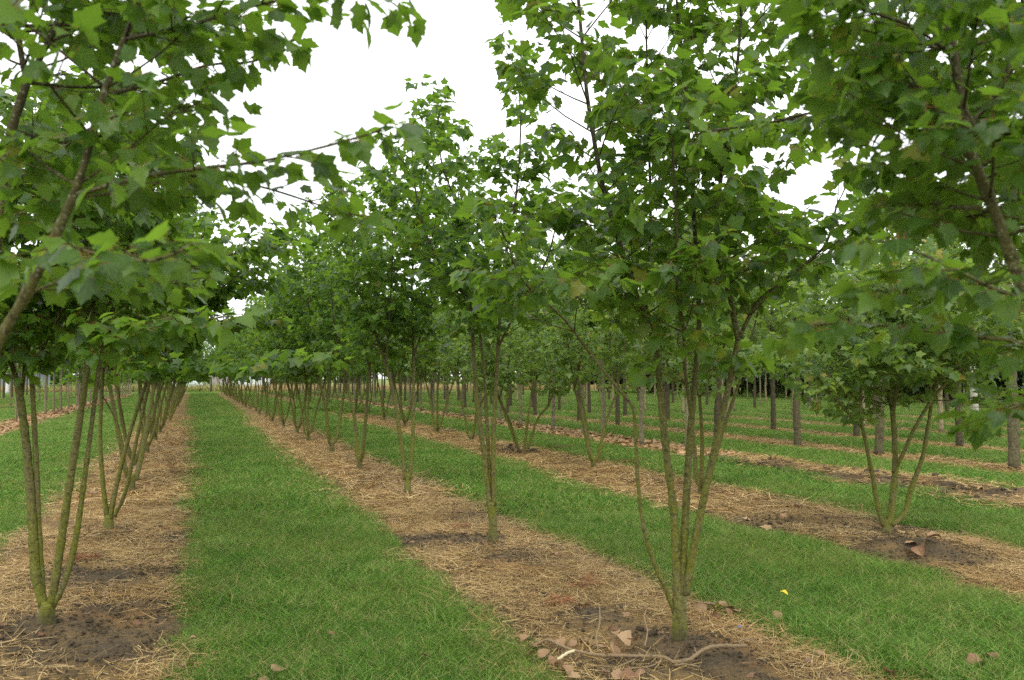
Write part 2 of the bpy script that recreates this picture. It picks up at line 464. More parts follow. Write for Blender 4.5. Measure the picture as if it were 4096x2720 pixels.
# ------------------------------------------------------------------ scatter of ground cover (stuff) by geometry nodes
def strands(n, radius, length, width, upright, curl, seed, flat_z=0.02, tones=(0, 1), seg=2):
    r = np.random.default_rng(seed)
    a = r.random(n) * 2 * np.pi; q = radius * np.sqrt(r.random(n))
    P0 = np.stack([q * np.cos(a), q * np.sin(a), np.zeros(n)], -1)
    L = length * (0.45 + 0.75 * r.random(n))
    w = width * (0.6 + 0.7 * r.random(n))
    az = r.random(n) * 2 * np.pi
    if upright:
        el = np.radians(np.clip(r.normal(66, 15, n), 15, 88))
    else:
        el = np.radians(np.clip(r.normal(3, 7, n), -4, 28)); P0[:, 2] = r.random(n) * flat_z
    d = np.stack([np.cos(az) * np.cos(el), np.sin(az) * np.cos(el), np.sin(el)], -1)
    hz = np.stack([np.cos(az), np.sin(az), np.zeros(n)], -1)
    if upright: bend = hz * (.35 + .5 * r.random(n))[:, None] - np.array([0, 0, .35]) * r.random(n)[:, None]
    else:
        sd_ = np.stack([-np.sin(az), np.cos(az), np.zeros(n)], -1); bend = sd_ * (r.normal(0, 1, n) * curl)[:, None]
    a2 = r.random(n) * 2 * np.pi
    side = np.cross(d, np.stack([np.cos(a2), np.sin(a2), np.zeros(n) + (.2 if upright else 2.5)], -1))
    side /= np.linalg.norm(side, axis=1)[:, None] + 1e-9
    VV = []
    for k in range(seg + 1):
        u = k / seg
        c = P0 + d * (L * u)[:, None] + bend * (L * u * u)[:, None]
        if not upright: c[:, 2] = np.maximum(c[:, 2], .001)
        ww = w * ((1 - u) ** .6 if upright else (1 - .5 * u))
        if upright and k == seg: VV += [c, c]
        else: VV += [c - side * ww[:, None] / 2, c + side * ww[:, None] / 2]
    k2 = 2 * (seg + 1)
    V = np.stack(VV, 1).reshape(-1, 3)
    b = np.arange(n)[:, None] * k2
    F = []
    for k in range(seg): F.append(np.concatenate([b + 2 * k, b + 2 * k + 1, b + 2 * k + 3, b + 2 * k + 2], 1))
    F = np.concatenate(F)
    tone = np.repeat(tones[0] + (tones[1] - tones[0]) * r.random(n), k2)
    return V, F, tone
SRC = {}
def source(key, mats, params):
    c = bpy.data.collections.new(key)
    for i, pr in enumerate(params):
        V, F, T = strands(**pr)
        o = bpy.data.objects.new(f"{key}_{i}", mesh_np(key, V, F, mats, tone=T)); c.objects.link(o)
    SRC[key] = c; return c
source("turf_fine", M_GRASS, [dict(n=150, radius=.16, length=.090, width=.0034, upright=True, curl=0, seed=i) for i in range(5)])
source("turf_mid", M_GRASS, [dict(n=140, radius=.30, length=.09, width=.0075, upright=True, curl=0, seed=20 + i) for i in range(4)])
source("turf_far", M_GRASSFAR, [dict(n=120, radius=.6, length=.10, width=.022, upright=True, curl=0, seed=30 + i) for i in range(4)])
source("straw_fine", M_STRAW, [dict(n=75, radius=.24, length=.14, width=.0030, upright=False, curl=.35, seed=40 + i, seg=3, flat_z=.022) for i in range(6)])
source("straw_mid", M_STRAW, [dict(n=80, radius=.40, length=.20, width=.009, upright=False, curl=.3, seed=50 + i, flat_z=.03) for i in range(4)])
source("dry_grass", M_DRYG, [dict(n=110, radius=.6, length=.95, width=.03, upright=True, curl=0, seed=60 + i) for i in range(4)])
source("short_grass", M_GRASSFAR, [dict(n=60, radius=.7, length=.09, width=.03, upright=True, curl=0, seed=70 + i) for i in range(3)])
source("weed_leaves", M_YLEAF, [dict(n=60, radius=.18, length=.16, width=.03, upright=True, curl=0, seed=80 + i) for i in range(3)])

def scatter(name, pts, sc, key, label, cat, seed=0, nvar=4):
    r = np.random.default_rng(seed)
    n = len(pts)
    me = bpy.data.meshes.new(name)
    me.vertices.add(n); me.vertices.foreach_set("co", np.ascontiguousarray(pts, dtype=np.float32).ravel())
    for nm, typ, val in (("rz", 'FLOAT', r.random(n) * 6.283), ("sc", 'FLOAT', sc), ("vi", 'INT', r.integers(0, nvar, n))):
        a = me.attributes.new(nm, typ, 'POINT'); a.data.foreach_set("value", np.ascontiguousarray(val, dtype=np.float32 if typ == 'FLOAT' else np.int32))
    o = new_obj(name, me)
    ng = bpy.data.node_groups.new(name, 'GeometryNodeTree')
    ng.interface.new_socket("Geometry", in_out='INPUT', socket_type='NodeSocketGeometry')
    ng.interface.new_socket("Geometry", in_out='OUTPUT', socket_type='NodeSocketGeometry')
    gi = ng.nodes.new("NodeGroupInput"); go = ng.nodes.new("NodeGroupOutput")
    ci = ng.nodes.new("GeometryNodeCollectionInfo"); ci.inputs[0].default_value = SRC[key]
    ci.inputs[1].default_value = True; ci.inputs[2].default_value = True
    ip = ng.nodes.new("GeometryNodeInstanceOnPoints"); ip.inputs["Pick Instance"].default_value = True
    def na(nm, dt):
        q = ng.nodes.new("GeometryNodeInputNamedAttribute"); q.data_type = dt; q.inputs[0].default_value = nm
        return q.outputs["Attribute"]
    cx = ng.nodes.new("ShaderNodeCombineXYZ"); ng.links.new(na("rz", 'FLOAT'), cx.inputs[2])
    ng.links.new(gi.outputs[0], ip.inputs["Points"]); ng.links.new(ci.outputs[0], ip.inputs["Instance"])
    ng.links.new(na("vi", 'INT'), ip.inputs["Instance Index"])
    ng.links.new(cx.outputs[0], ip.inputs["Rotation"]); ng.links.new(na("sc", 'FLOAT'), ip.inputs["Scale"])
    ng.links.new(ip.outputs[0], go.inputs[0])
    md = o.modifiers.new("scatter", 'NODES'); md.node_group = ng
    return tag(o, label, cat, kind="stuff")
def field(x0, x1, y0, y1, s, zmin, zmax, seed, margin=260):
    r = np.random.default_rng(seed)
    xs, ys = np.meshgrid(np.arange(x0, x1, s), np.arange(y0, y1, s))
    xs = xs.ravel() + r.uniform(-.5, .5, xs.size) * s; ys = ys.ravel() + r.uniform(-.5, .5, ys.size) * s
    px, py, z = project(np.stack([xs, ys, np.zeros(xs.size)], -1))
    k = (z > zmin) & (z < zmax) & (px > -margin) & (px < W0 + margin) & (py < H0 + 420)
    return xs[k], ys[k], r
def turf(name, key, s, zmin, zmax, box, label, seed, size=1.0, nv=4):
    x, y, r = field(*box, s, zmin, zmax, seed)
    e = bed_dist(x, y) + 0.08 * vnoise(x, y, 2.4, 9) + .08 * vnoise(x, y, 11, 8)
    k = e < -.02 + r.random(len(x)) ** 3 * .12
    x, y, e = x[k], y[k], e[k]
    sc = size * (0.85 + .45 * r.random(len(x)) + .7 * vnoise(x, y, 1.4, 7) + .5 * vnoise(x, y, 4.4, 17)) * np.clip(.62 - e * 2.2, .55, 1)
    scatter(name, np.stack([x, y, height(x, y) - .004], -1), sc, key, label, "grass", seed, nv)
turf("grass", "turf_fine", .105, 1.5, 9.5, (-6, 9, 1, 12), "short green lawn grass in the near part of the strips between the tree beds", 1, 1.0, 5)
turf("grass", "turf_mid", .19, 9.3, 27, (-16, 30, 5, 32), "green lawn grass in the middle distance between the tree beds", 2)
turf("grass", "turf_far", .42, 26.5, 97, (-40, 52, 16, 100), "paler green grass between the far tree rows", 3)
def straw(name, key, s, zmin, zmax, box, label, seed, thr=-.08, nv=4, size=1.0):
    x, y, r = field(*box, s, zmin, zmax, seed)
    e = bed_dist(x, y)
    cover = vnoise(x, y, 1.5, 11) + .6 * vnoise(x, y, 4.5, 12)
    cover = cover - .55 * (bare(x, y) - .15)
    k = (e > -.06) & (cover + .55 * (r.random(len(x)) - .5) > thr)
    for (a, b, rr) in HOLES: k &= ((x - a) ** 2 + ((y - b) * .6) ** 2) > (rr * .55) ** 2
    x, y = x[k], y[k]
    scatter(name, np.stack([x, y, height(x, y) - .002], -1), size * (.75 + .5 * r.random(len(x))), key, label, "straw", seed, nv)
straw("straw_mulch", "straw_fine", .115, 1.5, 10.5, (-3, 12, 1, 13), "thin tan straw and dry stalks lying loose over the near tree beds", 4, -.10, 6)
straw("straw_mulch", "straw_mid", .26, 10, 34, (-16, 30, 5, 38), "tan straw covering the tree beds further off", 5, -.45)

# ------------------------------------------------------------------ leaves
def mirror_outline(half):
    L = [(-x, y) for x, y in reversed(half[1:-1])]
    return half + L
H_HI = [(0, 0), (.17, -.08), (.37, -.03), (.34, .11), (.45, .24), (.60, .47), (.45, .50), (.31, .55), (.34, .68), (.19, .79), (0, 1.02)]
H_MID = [(0, -.02), (.36, -.04), (.35, .13), (.60, .45), (.30, .55), (0, 1.0)]
H_LOW = [(0, -.03), (.48, .26), (0, 1.0)]
def template(half, petiole):
    o = mirror_outline(half)
    if half is H_LOW:
        V = [(x, y) for x, y in o]; F = [(0, 1, 2), (0, 2, 3)]
    else:
        V = [(0, .30)] + o; n = len(o); F = [(0, i + 1, (i + 1) % n + 1) for i in range(n)]
    V = np.array(V, float)
    if petiole:
        k = len(V); V = np.vstack([V, [(.022, 0.01), (-.022, 0.01), (.01, -.5), (-.01, -.5)]])
        F += [(k, k + 1, k + 3), (k, k + 3, k + 2)]
    return V, np.array(F)
T_HI, T_MID, T_LOW = template(H_HI, True), template(H_MID, False), template(H_LOW, False)
def leaf_verts(tpl, pos_, tip, nrm, size, curl):
    V2, F = tpl
    n = len(pos_)
    tip = tip / (np.linalg.norm(tip, axis=1)[:, None] + 1e-9)
    X = np.cross(tip, nrm); X /= np.linalg.norm(X, axis=1)[:, None] + 1e-9
    Nn = np.cross(X, tip)
    x = V2[None, :, 0]; y = V2[None, :, 1]
    z = .30 * np.abs(x) * (curl[:, None] - .2) * 1.2 - .32 * x * x * curl[:, None] - .26 * y * np.abs(y) * (curl[:, None] + .1)
    s = size[:, None]
    V = pos_[:, None, :] + (s * x)[..., None] * X[:, None, :] + (s * (y + (.5 if len(V2) > 20 else .35)))[..., None] * tip[:, None, :] + (s * z)[..., None] * Nn[:, None, :]
    k = len(V2)
    FF = (F[None] + (np.arange(n) * k)[:, None, None]).reshape(-1, 3)
    uv = np.tile(np.stack([V2[:, 0] * .8 + .5, V2[:, 1] * .8 + .19], -1), (n, 1))
    return V.reshape(-1, 3), FF, uv
def leaf_mesh(name, tpl, L, mat, idx=None):
    P, Tp, Nr, S, To, Cu = L
    if idx is not None: P, Tp, Nr, S, To, Cu = (a[idx] for a in (P, Tp, Nr, S, To, Cu))
    V, F, uv = leaf_verts(tpl, P, Tp, Nr, S, Cu)
    return mesh_np(name, V, F, mat, uv=uv if tpl is T_HI else None, tone=np.repeat(To, len(tpl[0])), smooth=tpl is not T_LOW)

# ------------------------------------------------------------------ tree growing
class Grower:
    def __init__(s, seed, leaf=.085, node=.062, detail=2):
        s.r = np.random.default_rng(seed); s.leaf = leaf; s.node = node; s.detail = detail
        s.P = []; s.T = []; s.N = []; s.S = []
    def leaves_along(s, Q, start, node, scale=1.0):
        """opposite pairs of leaves along polyline Q"""
        r = s.r
        d = np.r_[0, np.cumsum(np.linalg.norm(np.diff(Q, axis=0), axis=1))]
        L = d[-1]
        t = np.arange(start * L + node * r.random(), L, node)
        if len(t) == 0: t = np.array([L * .9])
        C = np.stack([np.interp(t, d, Q[:, k]) for k in range(3)], -1)
        D = (Q[-1] - Q[0]) / (np.linalg.norm(Q[-1] - Q[0]) + 1e-9)
        side = np.cross(D, [0, 0, 1.0]); side /= np.linalg.norm(side) + 1e-9
        upv = np.cross(side, D)
        m = len(t)
        ph = (np.arange(m) % 2) * (np.pi / 2) + r.normal(0, .45, m)
        for sg in (1, -1):
            o = side[None] * (np.cos(ph) * sg)[:, None] + upv[None] * (np.sin(ph) * sg * .7)[:, None]
            s._put(C, o + D[None] * .55, scale)
        s._put(Q[-1:].repeat(2, 0), np.stack([D + side * .3, D - side * .2]), scale)
    def _put(s, C, o, scale):
        r = s.r; m = len(C)
        o = o / (np.linalg.norm(o, axis=1)[:, None] + 1e-9)
        droop = np.clip(r.normal(.50, .45, m), -.35, 2.0)
        tip = o * np.array([1, 1, .45]) + np.array([0, 0, -1.0]) * droop[:, None] + r.normal(0, .18, (m, 3))
        nr = np.array([0, 0, 1.0]) + o * .35 + r.normal(0, .48, (m, 3))
        s.P.append(C + r.normal(0, .006, (m, 3))); s.T.append(tip); s.N.append(nr)
        s.S.append(s.leaf * scale * np.clip(r.normal(1, .20, m), .5, 1.45))
    def branch(s, soup, p, direc, L, r0, sub=True, lift=.25, dens=1.0, leafstart=.22):
        r = s.r
        direc = direc / (np.linalg.norm(direc) + 1e-9)
        k = 5
        u = np.linspace(0, 1, k)[:, None]
        wob = r.normal(0, .03, 3) * L
        Q = p + direc * L * u + np.array([0, 0, lift * L]) * u * u + wob * np.sin(u * 3.1)
        if s.detail > 0: soup.add(*tube(Q, np.linspace(r0, r0 * .35, k), 4), t=.5)
        s.leaves_along(Q, leafstart, s.node * 1.25 / dens)
        if sub and L > .22:
            nt_ = max(1, int(L / .115))
            D = (Q[-1] - Q[0]); D /= np.linalg.norm(D) + 1e-9
            side = np.cross(D, [0, 0, 1.0]); side /= np.linalg.norm(side) + 1e-9
            for i in range(nt_):
                f = .30 + .66 * (i + r.random() * .6) / nt_
                if f > 1: continue
                c = np.array([np.interp(f, u[:, 0], Q[:, j]) for j in range(3)])
                sg = 1 if i % 2 else -1
                dd = D * .75 + side * sg * (.75 + .3 * r.random()) + np.array([0, 0, r.normal(.12, .3)])
                dd /= np.linalg.norm(dd)
                l = L * (.16 + .34 * r.random()) * (1.15 - .6 * f) + .05
                Q2 = np.stack([c, c + dd * l * .5 + [0, 0, .01], c + dd * l])
                if s.detail > 1: soup.add(*tube(Q2, np.array([r0 * .42, r0 * .3, r0 * .18]), 4, cap=False), t=.5)
                s.leaves_along(Q2, .25, s.node / dens)
    def leader(s, soup, Q, rad, top, Lmax, z0=1.5, step=.125, prof=None, dens=1.0, lean=1.0, elev=(22, 55), outward=None):
        """side branches all along a stem"""
        r = s.r
        d = np.r_[0, np.cumsum(np.linalg.norm(np.diff(Q, axis=0), axis=1))]
        t = step * r.random(); az = r.random() * 6.28
        T = np.gradient(Q, axis=0)
        while t < d[-1]:
            c = np.array([np.interp(t, d, Q[:, k]) for k in range(3)])
            if c[2] > z0:
                uu = min(1, max(0, (c[2] - z0) / (top - z0)))
                Lp = Lmax * np.interp(uu, [0, .15, .45, .8, 1], prof or [.70, .95, .95, .72, .34])
                el = math.radians(np.interp(uu, [0, 1], elev) + r.normal(0, 9))
                for sg in (0, math.pi):
                    a = az + sg + r.normal(0, .3)
                    L = Lp * (.55 + .6 * r.random())
                    h = np.array([math.cos(a), math.sin(a), 0])
                    if outward is not None: 
                        h2 = h + outward(c) * .6; h = h2 / (np.linalg.norm(h2) + 1e-6)
                    rr = np.interp(t, d, rad)
                    s.branch(soup, c, h * math.cos(el) + Zv * math.sin(el), L, min(rr * .5, .0035 + .0035 * L), lift=.12, dens=dens, leafstart=.34)
                az += 1.57 + r.normal(0, .35)
            t += step * (.7 + .6 * r.random())
        # tip
        for k in range(3):
            a = r.random() * 6.28
            s.branch(soup, Q[-1], T[-1] / (np.linalg.norm(T[-1]) + 1e-9) + .35 * np.array([math.cos(a), math.sin(a), 0]), .22, .003, sub=False)
    def arrays(s):
        P = np.concatenate(s.P); n = len(P)
        return [P, np.concatenate(s.T), np.concatenate(s.N), np.concatenate(s.S), s.r.random(n), np.clip(s.r.normal(.75, .45, n), -.2, 1.9)]
def stem_tube(soup, Q, r0, r1, rg, sides=8, knots=True, power=1.0):
    r0, r1 = r0 * 1.12, r1 * 1.05
    d = np.r_[0, np.cumsum(np.linalg.norm(np.diff(Q, axis=0), axis=1))]
    u = (d / d[-1]) ** power
    rad = r0 + (r1 - r0) * u
    if knots:
        k = d / .19
        rad = rad * (1 + .13 * np.exp(-((k - np.round(k)) / .13) ** 2)) * (1 + .05 * rg.normal(0, 1, len(d)))
    soup.add(*tube(Q, rad, sides), t=.5)
    return r0 + (r1 - r0) * u

TREES = []
def finish_tree(name, base, rz, sc, trunk_me, stem_mes, crown_me, label, cat, group, leaves=None):
    root = bpy.data.objects.new(name, None); COL.objects.link(root)
    root.empty_display_size = .2
    root.location = base; root.rotation_euler = (0, 0, rz); root.scale = (sc,) * 3 if np.isscalar(sc) else sc
    tag(root, label, cat, group)
    if trunk_me: new_obj("trunk", trunk_me, root)
    for m in stem_mes:
        if m: new_obj("stem", m, root)
    if crown_me: tag(new_obj("crown", crown_me, root), kind="stuff")
    return root

# shared single-leaf meshes for the leaves that are objects of their own
LEAF_VARS = []
for i in range(10):
    L1 = [np.zeros((1, 3)), np.array([[0, 1.0, 0]]), np.array([[0, 0, 1.0]]), np.array([1.0]), np.array([.05 + .1 * i]), np.array([.1 + .17 * i])]
    LEAF_VARS.append(leaf_mesh("leaf", T_HI, L1, M_LEAF))
def add_single_leaves(root, L, idx):
    P, Tp, Nr, S, To, Cu = L
    r = np.random.default_rng(3)
    for i in idx:
        t = Tp[i] / np.linalg.norm(Tp[i]); x = np.cross(t, Nr[i]); x /= np.linalg.norm(x); n = np.cross(x, t)
        s = S[i]
        o = bpy.data.objects.new("leaf", LEAF_VARS[int(r.integers(0, 10))])
        o.parent = root
        o.matrix_basis = Matrix(((x[0] * s, t[0] * s, n[0] * s, P[i][0]), (x[1] * s, t[1] * s, n[1] * s, P[i][1]), (x[2] * s, t[2] * s, n[2] * s, P[i][2]), (0, 0, 0, 1)))
        COL.objects.link(o)
def pick_large(P, S, base, n=300):
    px, py, z = project(P + base)
    vis = (px > 0) & (px < W0) & (py > 0) & (py < H0) & (z > .4)
    score = np.where(vis, S / np.maximum(z, .4), 0)
    k = np.argsort(-score)[:n]
    return k[score[k] > 0]

def mat_trunk(base, pts, r0, r1, seed):
    rg = np.random.default_rng(seed)
    s = Soup(); Q = resample(np.array(pts), .05)
    d = np.linspace(0, 1, len(Q))
    rad = (r0 + (r1 - r0) * d) * (1 + .22 * np.exp(-d * 5)) * (1 + .04 * rg.normal(0, 1, len(Q)))
    s.add(*tube(Q, rad, 12), t=.5)
    return s

D = 4096 / 2361.0                                # the sheet my notes were measured on
def hand_tree(name, spot, depth, trunk, stems, label, cat, group, seed, top, Lmax, r_trunk, lod='hi', z0=1.5, step=.13, node=.062, leaf=.085, singles=True, extra=(), dens=1.0, elev=(22, 55), twig=.26):
    """trunk/stems given as photo points with their own distance; each stem: (points[(x,y,dd)], r0, r1, z0 or None)"""
    base = np.array([spot[0], spot[1], float(height(spot[0], spot[1])) - .02])
    G = Grower(seed, leaf, node)
    P3 = lambda q: at(q[0] * D, q[1] * D, depth + q[2]) - base
    tp = [np.zeros(3)] + [P3(q) for q in trunk]
    ts = mat_trunk(base, tp, r_trunk, r_trunk * .86, seed)
    stem_mes = []
    cen = np.zeros(3)
    def outward(c):
        h = np.array([c[0], c[1], 0]); return h / (np.linalg.norm(h) + .15)
    for si, st in enumerate(stems):
        s = Soup()
        for bi, (pts, r0, r1, kind) in enumerate(st):
            pp = [P3(q) for q in pts]
            Q = resample(np.array(pp), .045)
            rad = stem_tube(s, Q, r0, r1, G.r, 8 if r0 > .012 else 6)
            if kind == 'leader': G.leader(s, Q, rad, top - base[2], Lmax, z0 - base[2], step, outward=outward, dens=dens, elev=elev)
            elif kind == 'side':
                # long side branch carrying short leafy twigs on both sides
                dd = np.r_[0, np.cumsum(np.linalg.norm(np.diff(Q, axis=0), axis=1))]
                t = dd[-1] * .12
                while t < dd[-1]:
                    c = np.array([np.interp(t, dd, Q[:, k]) for k in range(3)])
                    T = Q[min(len(Q) - 1, np.searchsorted(dd, t) + 1)] - c; T /= np.linalg.norm(T) + 1e-9
                    sdv = np.cross(T, Zv)
                    for sg in (1, -1):
                        f = t / dd[-1]
                        G.branch(s, c, T * .7 + sdv * sg * (.6 + .4 * G.r.random()) + Zv * G.r.normal(-.02, .22), twig * (.45 + G.r.random()) * (1.2 - .7 * f), .0028, lift=.02, dens=dens, leafstart=.15)
                    t += .11 * (.8 + .5 * G.r.random())
                G.leaves_along(Q, .25, .08)
        stem_mes.append(s.mesh("stem", M_BARK))
    L = G.arrays()
    n = len(L[0])
    # nothing grows into the lens
    px, py, z = project(L[0] + base)
    dist = np.linalg.norm(L[0] + base - EYE, axis=1)
    keep = dist > 1.05
    if extra:
        for fn in extra: keep &= fn(px / D, py / D, L, G)
    L = [a[keep] for a in L]
    tpl = T_HI if lod == 'hi' else T_MID
    idx = pick_large(L[0], L[3], base) if singles else np.array([], int)
    rest = np.ones(len(L[0]), bool); rest[idx] = False
    crown = leaf_mesh("crown", tpl, L, M_LEAF if lod == 'hi' else M_LEAF2, rest)
    root = finish_tree(name, base, 0, 1.0, ts.mesh("trunk", M_BARK), stem_mes, crown, label, cat, group)
    if len(idx): add_single_leaves(root, L, idx)
    print("TREE", name, label[:40], "leaves", len(L[0]))
    return root

# ---- the row right of the grass path
G_MID = "multi-stem maples in the bed right of the grass path"
G_LEFT = "multi-stem maples in the left bed"
G_THIRD = "multi-stem maples in the third bed"
hand_tree("maple_tree", MID1, 4.95, [(1567, 1440, 0), (1567, 1375, 0)], [
    [([(1556, 1415, 0), (1535, 1360, -.03), (1505, 1290, -.06), (1483, 1210, -.1), (1470, 1100, -.12), (1463, 960, -.15), (1450, 925, -.17), (1400, 865, -.2), (1350, 800, -.22), (1305, 740, -.25)], .0125, .007, None),
     ([(1350, 800, -.22), (1300, 735, -.3), (1250, 690, -.35), (1200, 640, -.4), (1170, 560, -.4)], .007, .004, 'leader')],
    [([(1562, 1385, 0), (1555, 1200, .02), (1537, 1050, .04), (1522, 900, .05), (1512, 780, .06)], .0245, .017, None),
     ([(1512, 780, .06), (1485, 722, .05), (1448, 630, .02), (1420, 530, -.02), (1390, 430, -.05), (1358, 250, -.1), (1345, 130, -.1), (1330, -60, -.1), (1325, -250, -.1)], .016, .006, 'leader'),
     ([(1516, 830, .06), (1490, 700, .3), (1500, 500, .42), (1495, 300, .5), (1490, 60, .55), (1488, -180, .6)], .010, .005, 'leader')],
    [([(1571, 1375, .01), (1580, 1200, .05), (1590, 1020, .08), (1602, 880, .1), (1612, 750, .12), (1608, 640, .15)], .0225, .015, None),
     ([(1608, 640, .15), (1600, 500, .2), (1590, 350, .2), (1580, 180, .2), (1560, 0, .2), (1555, -220, .2)], .013, .005, 'leader'),
     ([(1596, 965, .09), (1580, 860, .0), (1576, 760, -.15), (1560, 650, -.3), (1560, 520, -.45), (1550, 330, -.5)], .011, .005, 'leader')],
    [([(1580, 1370, 0), (1612, 1200, -.02), (1650, 1025, -.04), (1680, 890, -.05), (1702, 785, -.05)], .0215, .016, None),
     ([(1702, 785, -.05), (1690, 720, -.03), (1672, 640, 0), (1656, 570, 0), (1660, 430, 0), (1680, 300, .02), (1700, 150, .05), (1712, -20, .05), (1720, -220, .05)], .015, .005, 'leader'),
     ([(1704, 780, -.05), (1745, 700, -.1), (1800, 652, -.15), (1860, 605, -.2), (1905, 560, -.2), (1930, 470, -.22)], .012, .005, 'leader')],
    ], "large maple with four mossy stems, its foot beside the long crooked branch", "maple tree", G_MID, 101, 5.6, .62, .046, step=.18, leaf=.076, node=.066)
hand_tree("maple_tree", MID2, 7.9, [(1136, 1200, 0), (1132, 1160, 0)], [
    [([(1129, 1165, 0), (1116, 1050, 0), (1100, 930, -.05), (1091, 800, -.05)], .022, .017, None),
     ([(1091, 800, -.05), (1084, 700, -.1), (1045, 650, -.2), (990, 560, -.3), (960, 450, -.3), (950, 350, -.3)], .015, .006, 'leader')],
    [([(1133, 1160, .02), (1124, 1000, .05), (1118, 880, .1), (1108, 780, .15)], .018, .013, None),
     ([(1108, 780, .15), (1080, 640, .3), (1070, 520, .35), (1020, 380, .4), (1010, 270, .4)], .012, .005, 'leader')],
    [([(1139, 1165, 0), (1138, 1000, 0), (1145, 870, 0), (1150, 760, 0)], .022, .015, None),
     ([(1150, 760, 0), (1165, 600, 0), (1190, 450, 0), (1200, 300, 0), (1195, 170, 0)], .013, .005, 'leader'),
     ([(1149, 800, 0), (1200, 700, -.2), (1260, 600, -.3), (1290, 480, -.35)], .011, .005, 'leader')],
    ], "maple with three upright mossy stems close together, second foot behind the crooked branch", "maple tree", G_MID, 102, 5.0, .60, .043, lod='mid', step=.17, leaf=.082, node=.066, singles=False)
hand_tree("maple_tree", MID3, 11.3, [(940, 1110, 0), (940, 1095, 0)], [
    [([(935, 1105, 0), (922, 1000, 0), (905, 900, 0), (885, 825, 0)], .027, .02, None),
     ([(885, 825, 0), (855, 740, 0), (820, 640, .1), (800, 540, .2), (790, 450, .2)], .016, .006, 'leader'),
     ([(890, 840, 0), (900, 700, -.3), (905, 560, -.4), (900, 420, -.5)], .013, .006, 'leader')],
    [([(945, 1105, 0), (952, 1000, .05), (954, 850, .1)], .026, .018, None),
     ([(954, 850, .1), (950, 650, .2), (965, 500, .2), (985, 370, .2), (1000, 265, .2)], .016, .005, 'leader'),
     ([(954, 820, .1), (1000, 690, .0), (1040, 560, 0), (1060, 430, 0)], .013, .006, 'leader')],
    ], "maple forking into a V of two stems, third foot right of the path", "maple tree", G_MID, 103, 5.2, .62, .045, lod='mid', step=.15, leaf=.09, node=.07, singles=False)
# ---- the left row
hand_tree("maple_tree", LEFT1, 5.27, [(108, 1410, 0), (112, 1390, 0)], [
    [([(102, 1395, 0), (83, 1330, 0), (74, 1200, .02), (64, 1060, .04), (52, 955, .05), (40, 880, .05)], .0265, .021, None),
     ([(40, 880, .05), (15, 800, .1), (-15, 690, .2), (-40, 540, .25), (-50, 380, .3)], .015, .006, 'leader'),
     ([(48, 930, .05), (62, 800, .2), (80, 640, .3), (95, 480, .35), (100, 300, .4)], .012, .006, 'leader')],
    [([(100, 1390, .02), (91, 1250, .04), (84, 1080, .06), (75, 900, .08), (70, 855, .08)], .018, .014, None),
     ([(70, 855, .08), (60, 730, 0), (52, 600, -.1), (60, 450, -.2), (75, 300, -.2)], .012, .005, 'leader'),
     ([(71, 860, .08), (100, 800, 0), (150, 700, -.1), (190, 610, -.15), (215, 480, -.15)], .012, .005, 'leader')],
    [([(118, 1395, 0), (135, 1290, -.02), (160, 1120, -.04), (185, 960, -.05), (203, 830, -.05)], .0245, .018, None),
     ([(203, 830, -.05), (212, 700, 0), (240, 560, .1), (260, 400, .15), (270, 260, .2)], .014, .005, 'leader')],
    [([(122, 1398, 0), (148, 1345, 0), (175, 1240, 0), (198, 1080, 0), (215, 950, 0), (228, 850, 0)], .018, .013, None),
     ([(228, 850, 0), (250, 740, .1), (290, 640, .2), (330, 520, .25), (360, 420, .3)], .012, .005, 'leader'),
     ([(260, 720, .1), (360, 660, .1), (470, 610, .2), (590, 570, .2), (680, 560, .2)], .007, .003, 'side'),
     ([(238, 790, 0), (330, 760, -.4), (430, 745, -.7), (520, 730, -.9)], .006, .003, 'side')],
    ], "maple with four dark ringed stems at the lower left corner", "maple tree", G_LEFT, 104, 4.3, .60, .050, step=.165, leaf=.078, node=.062)
hand_tree("maple_tree", LEFT2, 8.5, [(251, 1200, 0), (252, 1188, 0)], [
    [([(246, 1190, 0), (236, 1100, 0), (231, 1000, 0), (235, 900, 0), (238, 820, 0)], .022, .016, None),
     ([(238, 820, 0), (232, 700, 0), (240, 580, 0), (255, 470, .1)], .014, .006, 'leader')],
    [([(255, 1190, 0), (272, 1105, 0), (302, 990, 0), (335, 890, 0)], .022, .017, None),
     ([(335, 890, 0), (352, 790, 0), (390, 700, 0), (440, 610, 0), (470, 540, 0)], .014, .006, 'leader'),
     ([(335, 890, 0), (350, 760, .3), (345, 640, .4), (360, 500, .5)], .011, .005, 'leader'),
     ([(345, 870, 0), (430, 855, -.4), (540, 845, -.8), (650, 830, -1.1), (760, 812, -1.3)], .008, .003, 'side'),
     ([(352, 800, 0), (450, 765, .1), (560, 745, .2), (660, 740, .3)], .007, .003, 'side'),
     ([(375, 730, 0), (470, 690, -.1), (560, 660, -.2), (640, 650, -.3)], .007, .003, 'side')],
    [([(264, 1190, 0), (290, 1130, -.05), (318, 1000, -.1), (345, 880, -.1)], .019, .015, None),
     ([(345, 880, -.1), (400, 780, -.2), (470, 700, -.3), (540, 640, -.4), (600, 590, -.4)], .012, .005, 'leader')],
    [([(248, 1195, .0), (262, 1130, .05), (285, 1040, .1), (262, 960, .1), (228, 890, .1), (222, 800, .1)], .009, .007, 'leader')],
    ], "spreading maple with crossing stems and low leafy shoots, second base in the left bed", "maple tree", G_LEFT, 105, 4.2, .60, .047, lod='mid', step=.155, leaf=.088, node=.068, singles=False)
